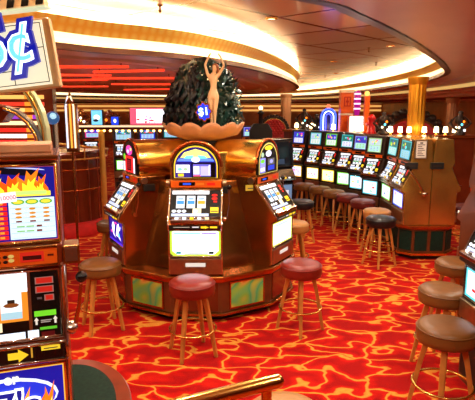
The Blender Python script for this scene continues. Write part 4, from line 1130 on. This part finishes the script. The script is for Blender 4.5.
# blue neon arch
na = thing('neon_arch', 'blue neon arch ornament on the shelf behind the right row', 'neon sign', (X_at(328, 11.15), 11.15, zt))
arc = lambda r, h: [(-r, 0, .02), (-r, 0, h)] + [(r * math.cos(PI - PI * k / 10), 0, h + r * 1.1 * math.sin(PI * k / 10)) for k in range(1, 10)] + [(r, 0, h), (r, 0, .02)]
b = MB(); b.prism([(x * 1.15, z) for x, _, z in arc(.16, .30)], .02, .08, mat('deep_blue', (20, 30, 110), .1, .3), 'y'); b.build('board', na)
for r, c in ((.16, (60, 90, 255)), (.11, (190, 210, 255)), (.06, (70, 80, 255))):
    b = MB(); b.tube(arc(r, .30), .014, E(c, 4), 6); b.build('neon_tube', na)
b = MB(); b.ball((0, .03, .52), .05, E((255, 120, 80), 1.5), 8); b.build('crown_ball', na)
for px, yy, h, lab in ((304, 11.75, .48, 'dark scrolled ornament left of the blue neon arch'), (316, 11.4, .36, 'short dark ornament right beside the blue neon arch'), (383, 9.72, .42, 'dark scrolled ornament right of the red hydrant'), (459, 9.42, .44, 'dark scrolled ornament at the right end of the copper shelf')):
    sculpt(px, yy, zt, h, lab, [WHITE, CREAM, (90, 200, 220), ORG][: 4 if h > .4 else 2])
# black crested cabinet behind the sculpture
t = thing('dark_cabinet', 'tall black cabinet with a small white lamp on top behind the kiosk', 'cabinet', (X_at(261, 12.5), 12.5, 0))
b = MB(); b.prism([(-.28, 0), (.28, 0), (.28, 1.62), (.18, 1.78), (-.18, 1.78), (-.28, 1.62)], 0, .4, black_matte, 'y'); b.build('body', t, bevel=.02)
b = MB(); b.lathe([(.05, 1.78), (.05, 2.0), (.09, 2.03), (.02, 2.12), (1e-4, 2.12)], black_matte, 12, Matrix.Translation((0, .2, 0))); b.build('finial', t)
b = MB(); b.ball((0, .2, 2.16), .05, lamp_glow, 8); b.build('bulb', t)

# ------------------------------------------------------------------ columns, booths in the back
def column(px, y, r, ztop, m, lab, n=14):
    b = MB()
    fl_ = lambda a, z: 1 - .10 * abs(math.sin(a * n / 2))
    b.lathe([(r, .25), (r, ztop - .1)], m, n * 6, rmod=fl_)
    b.lathe([(r * 1.25, 0), (r * 1.25, .2), (r * 1.05, .25)], m, 32)
    b.lathe([(r * 1.02, ztop - .14), (r * 1.12, ztop - .1), (r * 1.2, ztop - .02), (r * 1.2, ztop)], m, 32)
    o_ = b.build('column'); o_.location = (X_at(px, y, 2), y, 0)
    o_['kind'] = 'thing'
    return tag(o_, lab, 'column')
gold_col = mat('gold_column', (236, 166, 44), .75, .28, var=.1, vscale=2)
column(416, 9.9, .16, 2.735, gold_col, 'bright gold fluted column rising behind the brass slot bank')
column(452, 15, .16, 2.43, mat('tan_column', (190, 140, 96), .3, .35), 'tan fluted column at the back right of the gold column')
column(286, 22, .22, 2.74, mat('tan_column', (190, 140, 96), .3, .35), 'pale fluted column at the back behind the far end of the right row')
def booth(px, y, w, zt, lab):
    t = thing('arched_booth', lab, 'booth', (X_at(px, y, 1.8), y, 0))
    A = lambda k: [(-w / 2 * k, 0), (w / 2 * k, 0)] + [(w / 2 * k * math.cos(PI * i / 24), zt - w / 2 + w / 2 * k * math.sin(PI * i / 24)) for i in range(25)]
    b = MB(); b.prism(A(1.0), .05, .25, dark_metal, 'y')
    for i in range(17):
        a = PI * i / 16
        b.ball((w / 2 * 1.0 * math.cos(a), .12, zt - w / 2 + w / 2 * math.sin(a)), w * .055, dark_metal, 8)
    b.build('scalloped_surround', t)
    b = MB(); b.prism(A(.86), .0, .05, brass, 'y'); b.build('gold_rim', t)
    b = MB(); b.prism(A(.80), -.03, .0, mat('booth_red', (190, 42, 40), 0, .6), 'y')
    st_ = w * .11
    for i in range(-4, 5):
        for j in range(14):
            x = i * st_ + (j % 2) * st_ / 2; z = zt - w * .95 + j * st_ * .7
            if math.hypot(x, max(0, z - (zt - w / 2))) < w * .36:
                b.ball((x, -.03, z), st_ * .42, mat('booth_red', (190, 42, 40), 0, .6), 6, .8)
    b.build('tufted_back', t)
    return t
booth(412, 13.5, 2.05, Z_at(112, 13.5), 'wide red tufted booth back with dark scalloped arch behind the gold column')
booth(274, 16.5, .95, Z_at(116, 16.5), 'narrow red tufted arched booth behind the black machine')

# ------------------------------------------------------------------ brass handrail at the bottom
p0 = Vector((.165, 1.95, 1.045)); p1 = Vector((-.38, 1.69, 1.05))
hr = thing('brass_handrail', 'polished brass handrail end crossing the bottom of the photo', 'handrail')
d = (p0 - p1)
path = [p1 + d * (k / 12) for k in range(13)]
b = MB(); b.tube(path, .030, brass, 20, caps=False)
dn = d.normalized()
b.tube([p0 + dn * .0, p0 + dn * .012, p0 + dn * .022, p0 + dn * .027], [.030, .028, .018, .001], brass, 20, caps=False)
b.build('rail', hr)
for k in (3, 11):
    q = path[k]
    b = MB(); b.tube([q + Vector((0, 0, -.02)), (q.x, q.y, 0)], .022, brass, 14); b.lathe([(.06, 0), (.06, .012), (.03, .03)], brass, 18, Matrix.Translation((q.x, q.y, 0))); b.build('post', hr)

# sprinklers on the tiled ceiling
for px, py in ((160, 9), (325, 77), (369, 50), (376, 64)):
    dy = (py - 200) / FPX; cp, sp = math.cos(PITCH), math.sin(PITCH)
    t_ = (CAM_H - 3.16) / (sp + dy * cp)
    x, y = t_ * (px - 237.5) / FPX, t_ * (cp - dy * sp)
    b = MB(); b.lathe([(.03, 3.2), (.03, 3.19), (.01, 3.185), (.01, 3.15), (.022, 3.145), (.022, 3.14), (.004, 3.12), (1e-4, 3.115)], sprink, 12)
    o_ = b.build('sprinkler'); o_.location = (x, y, 0); tag(o_, 'small brass sprinkler head hanging from the tiled ceiling', 'sprinkler', 'ceiling sprinklers')

# ------------------------------------------------------------------ light
w = bpy.data.worlds.new('world'); scene.world = w; w.use_nodes = True
w.node_tree.nodes['Background'].inputs['Color'].default_value = (1, .82, .62, 1)
w.node_tree.nodes['Background'].inputs['Strength'].default_value = 0.3
scene.cycles.use_denoising = True
scene.cycles.max_bounces = 8
scene.cycles.sample_clamp_indirect = 6
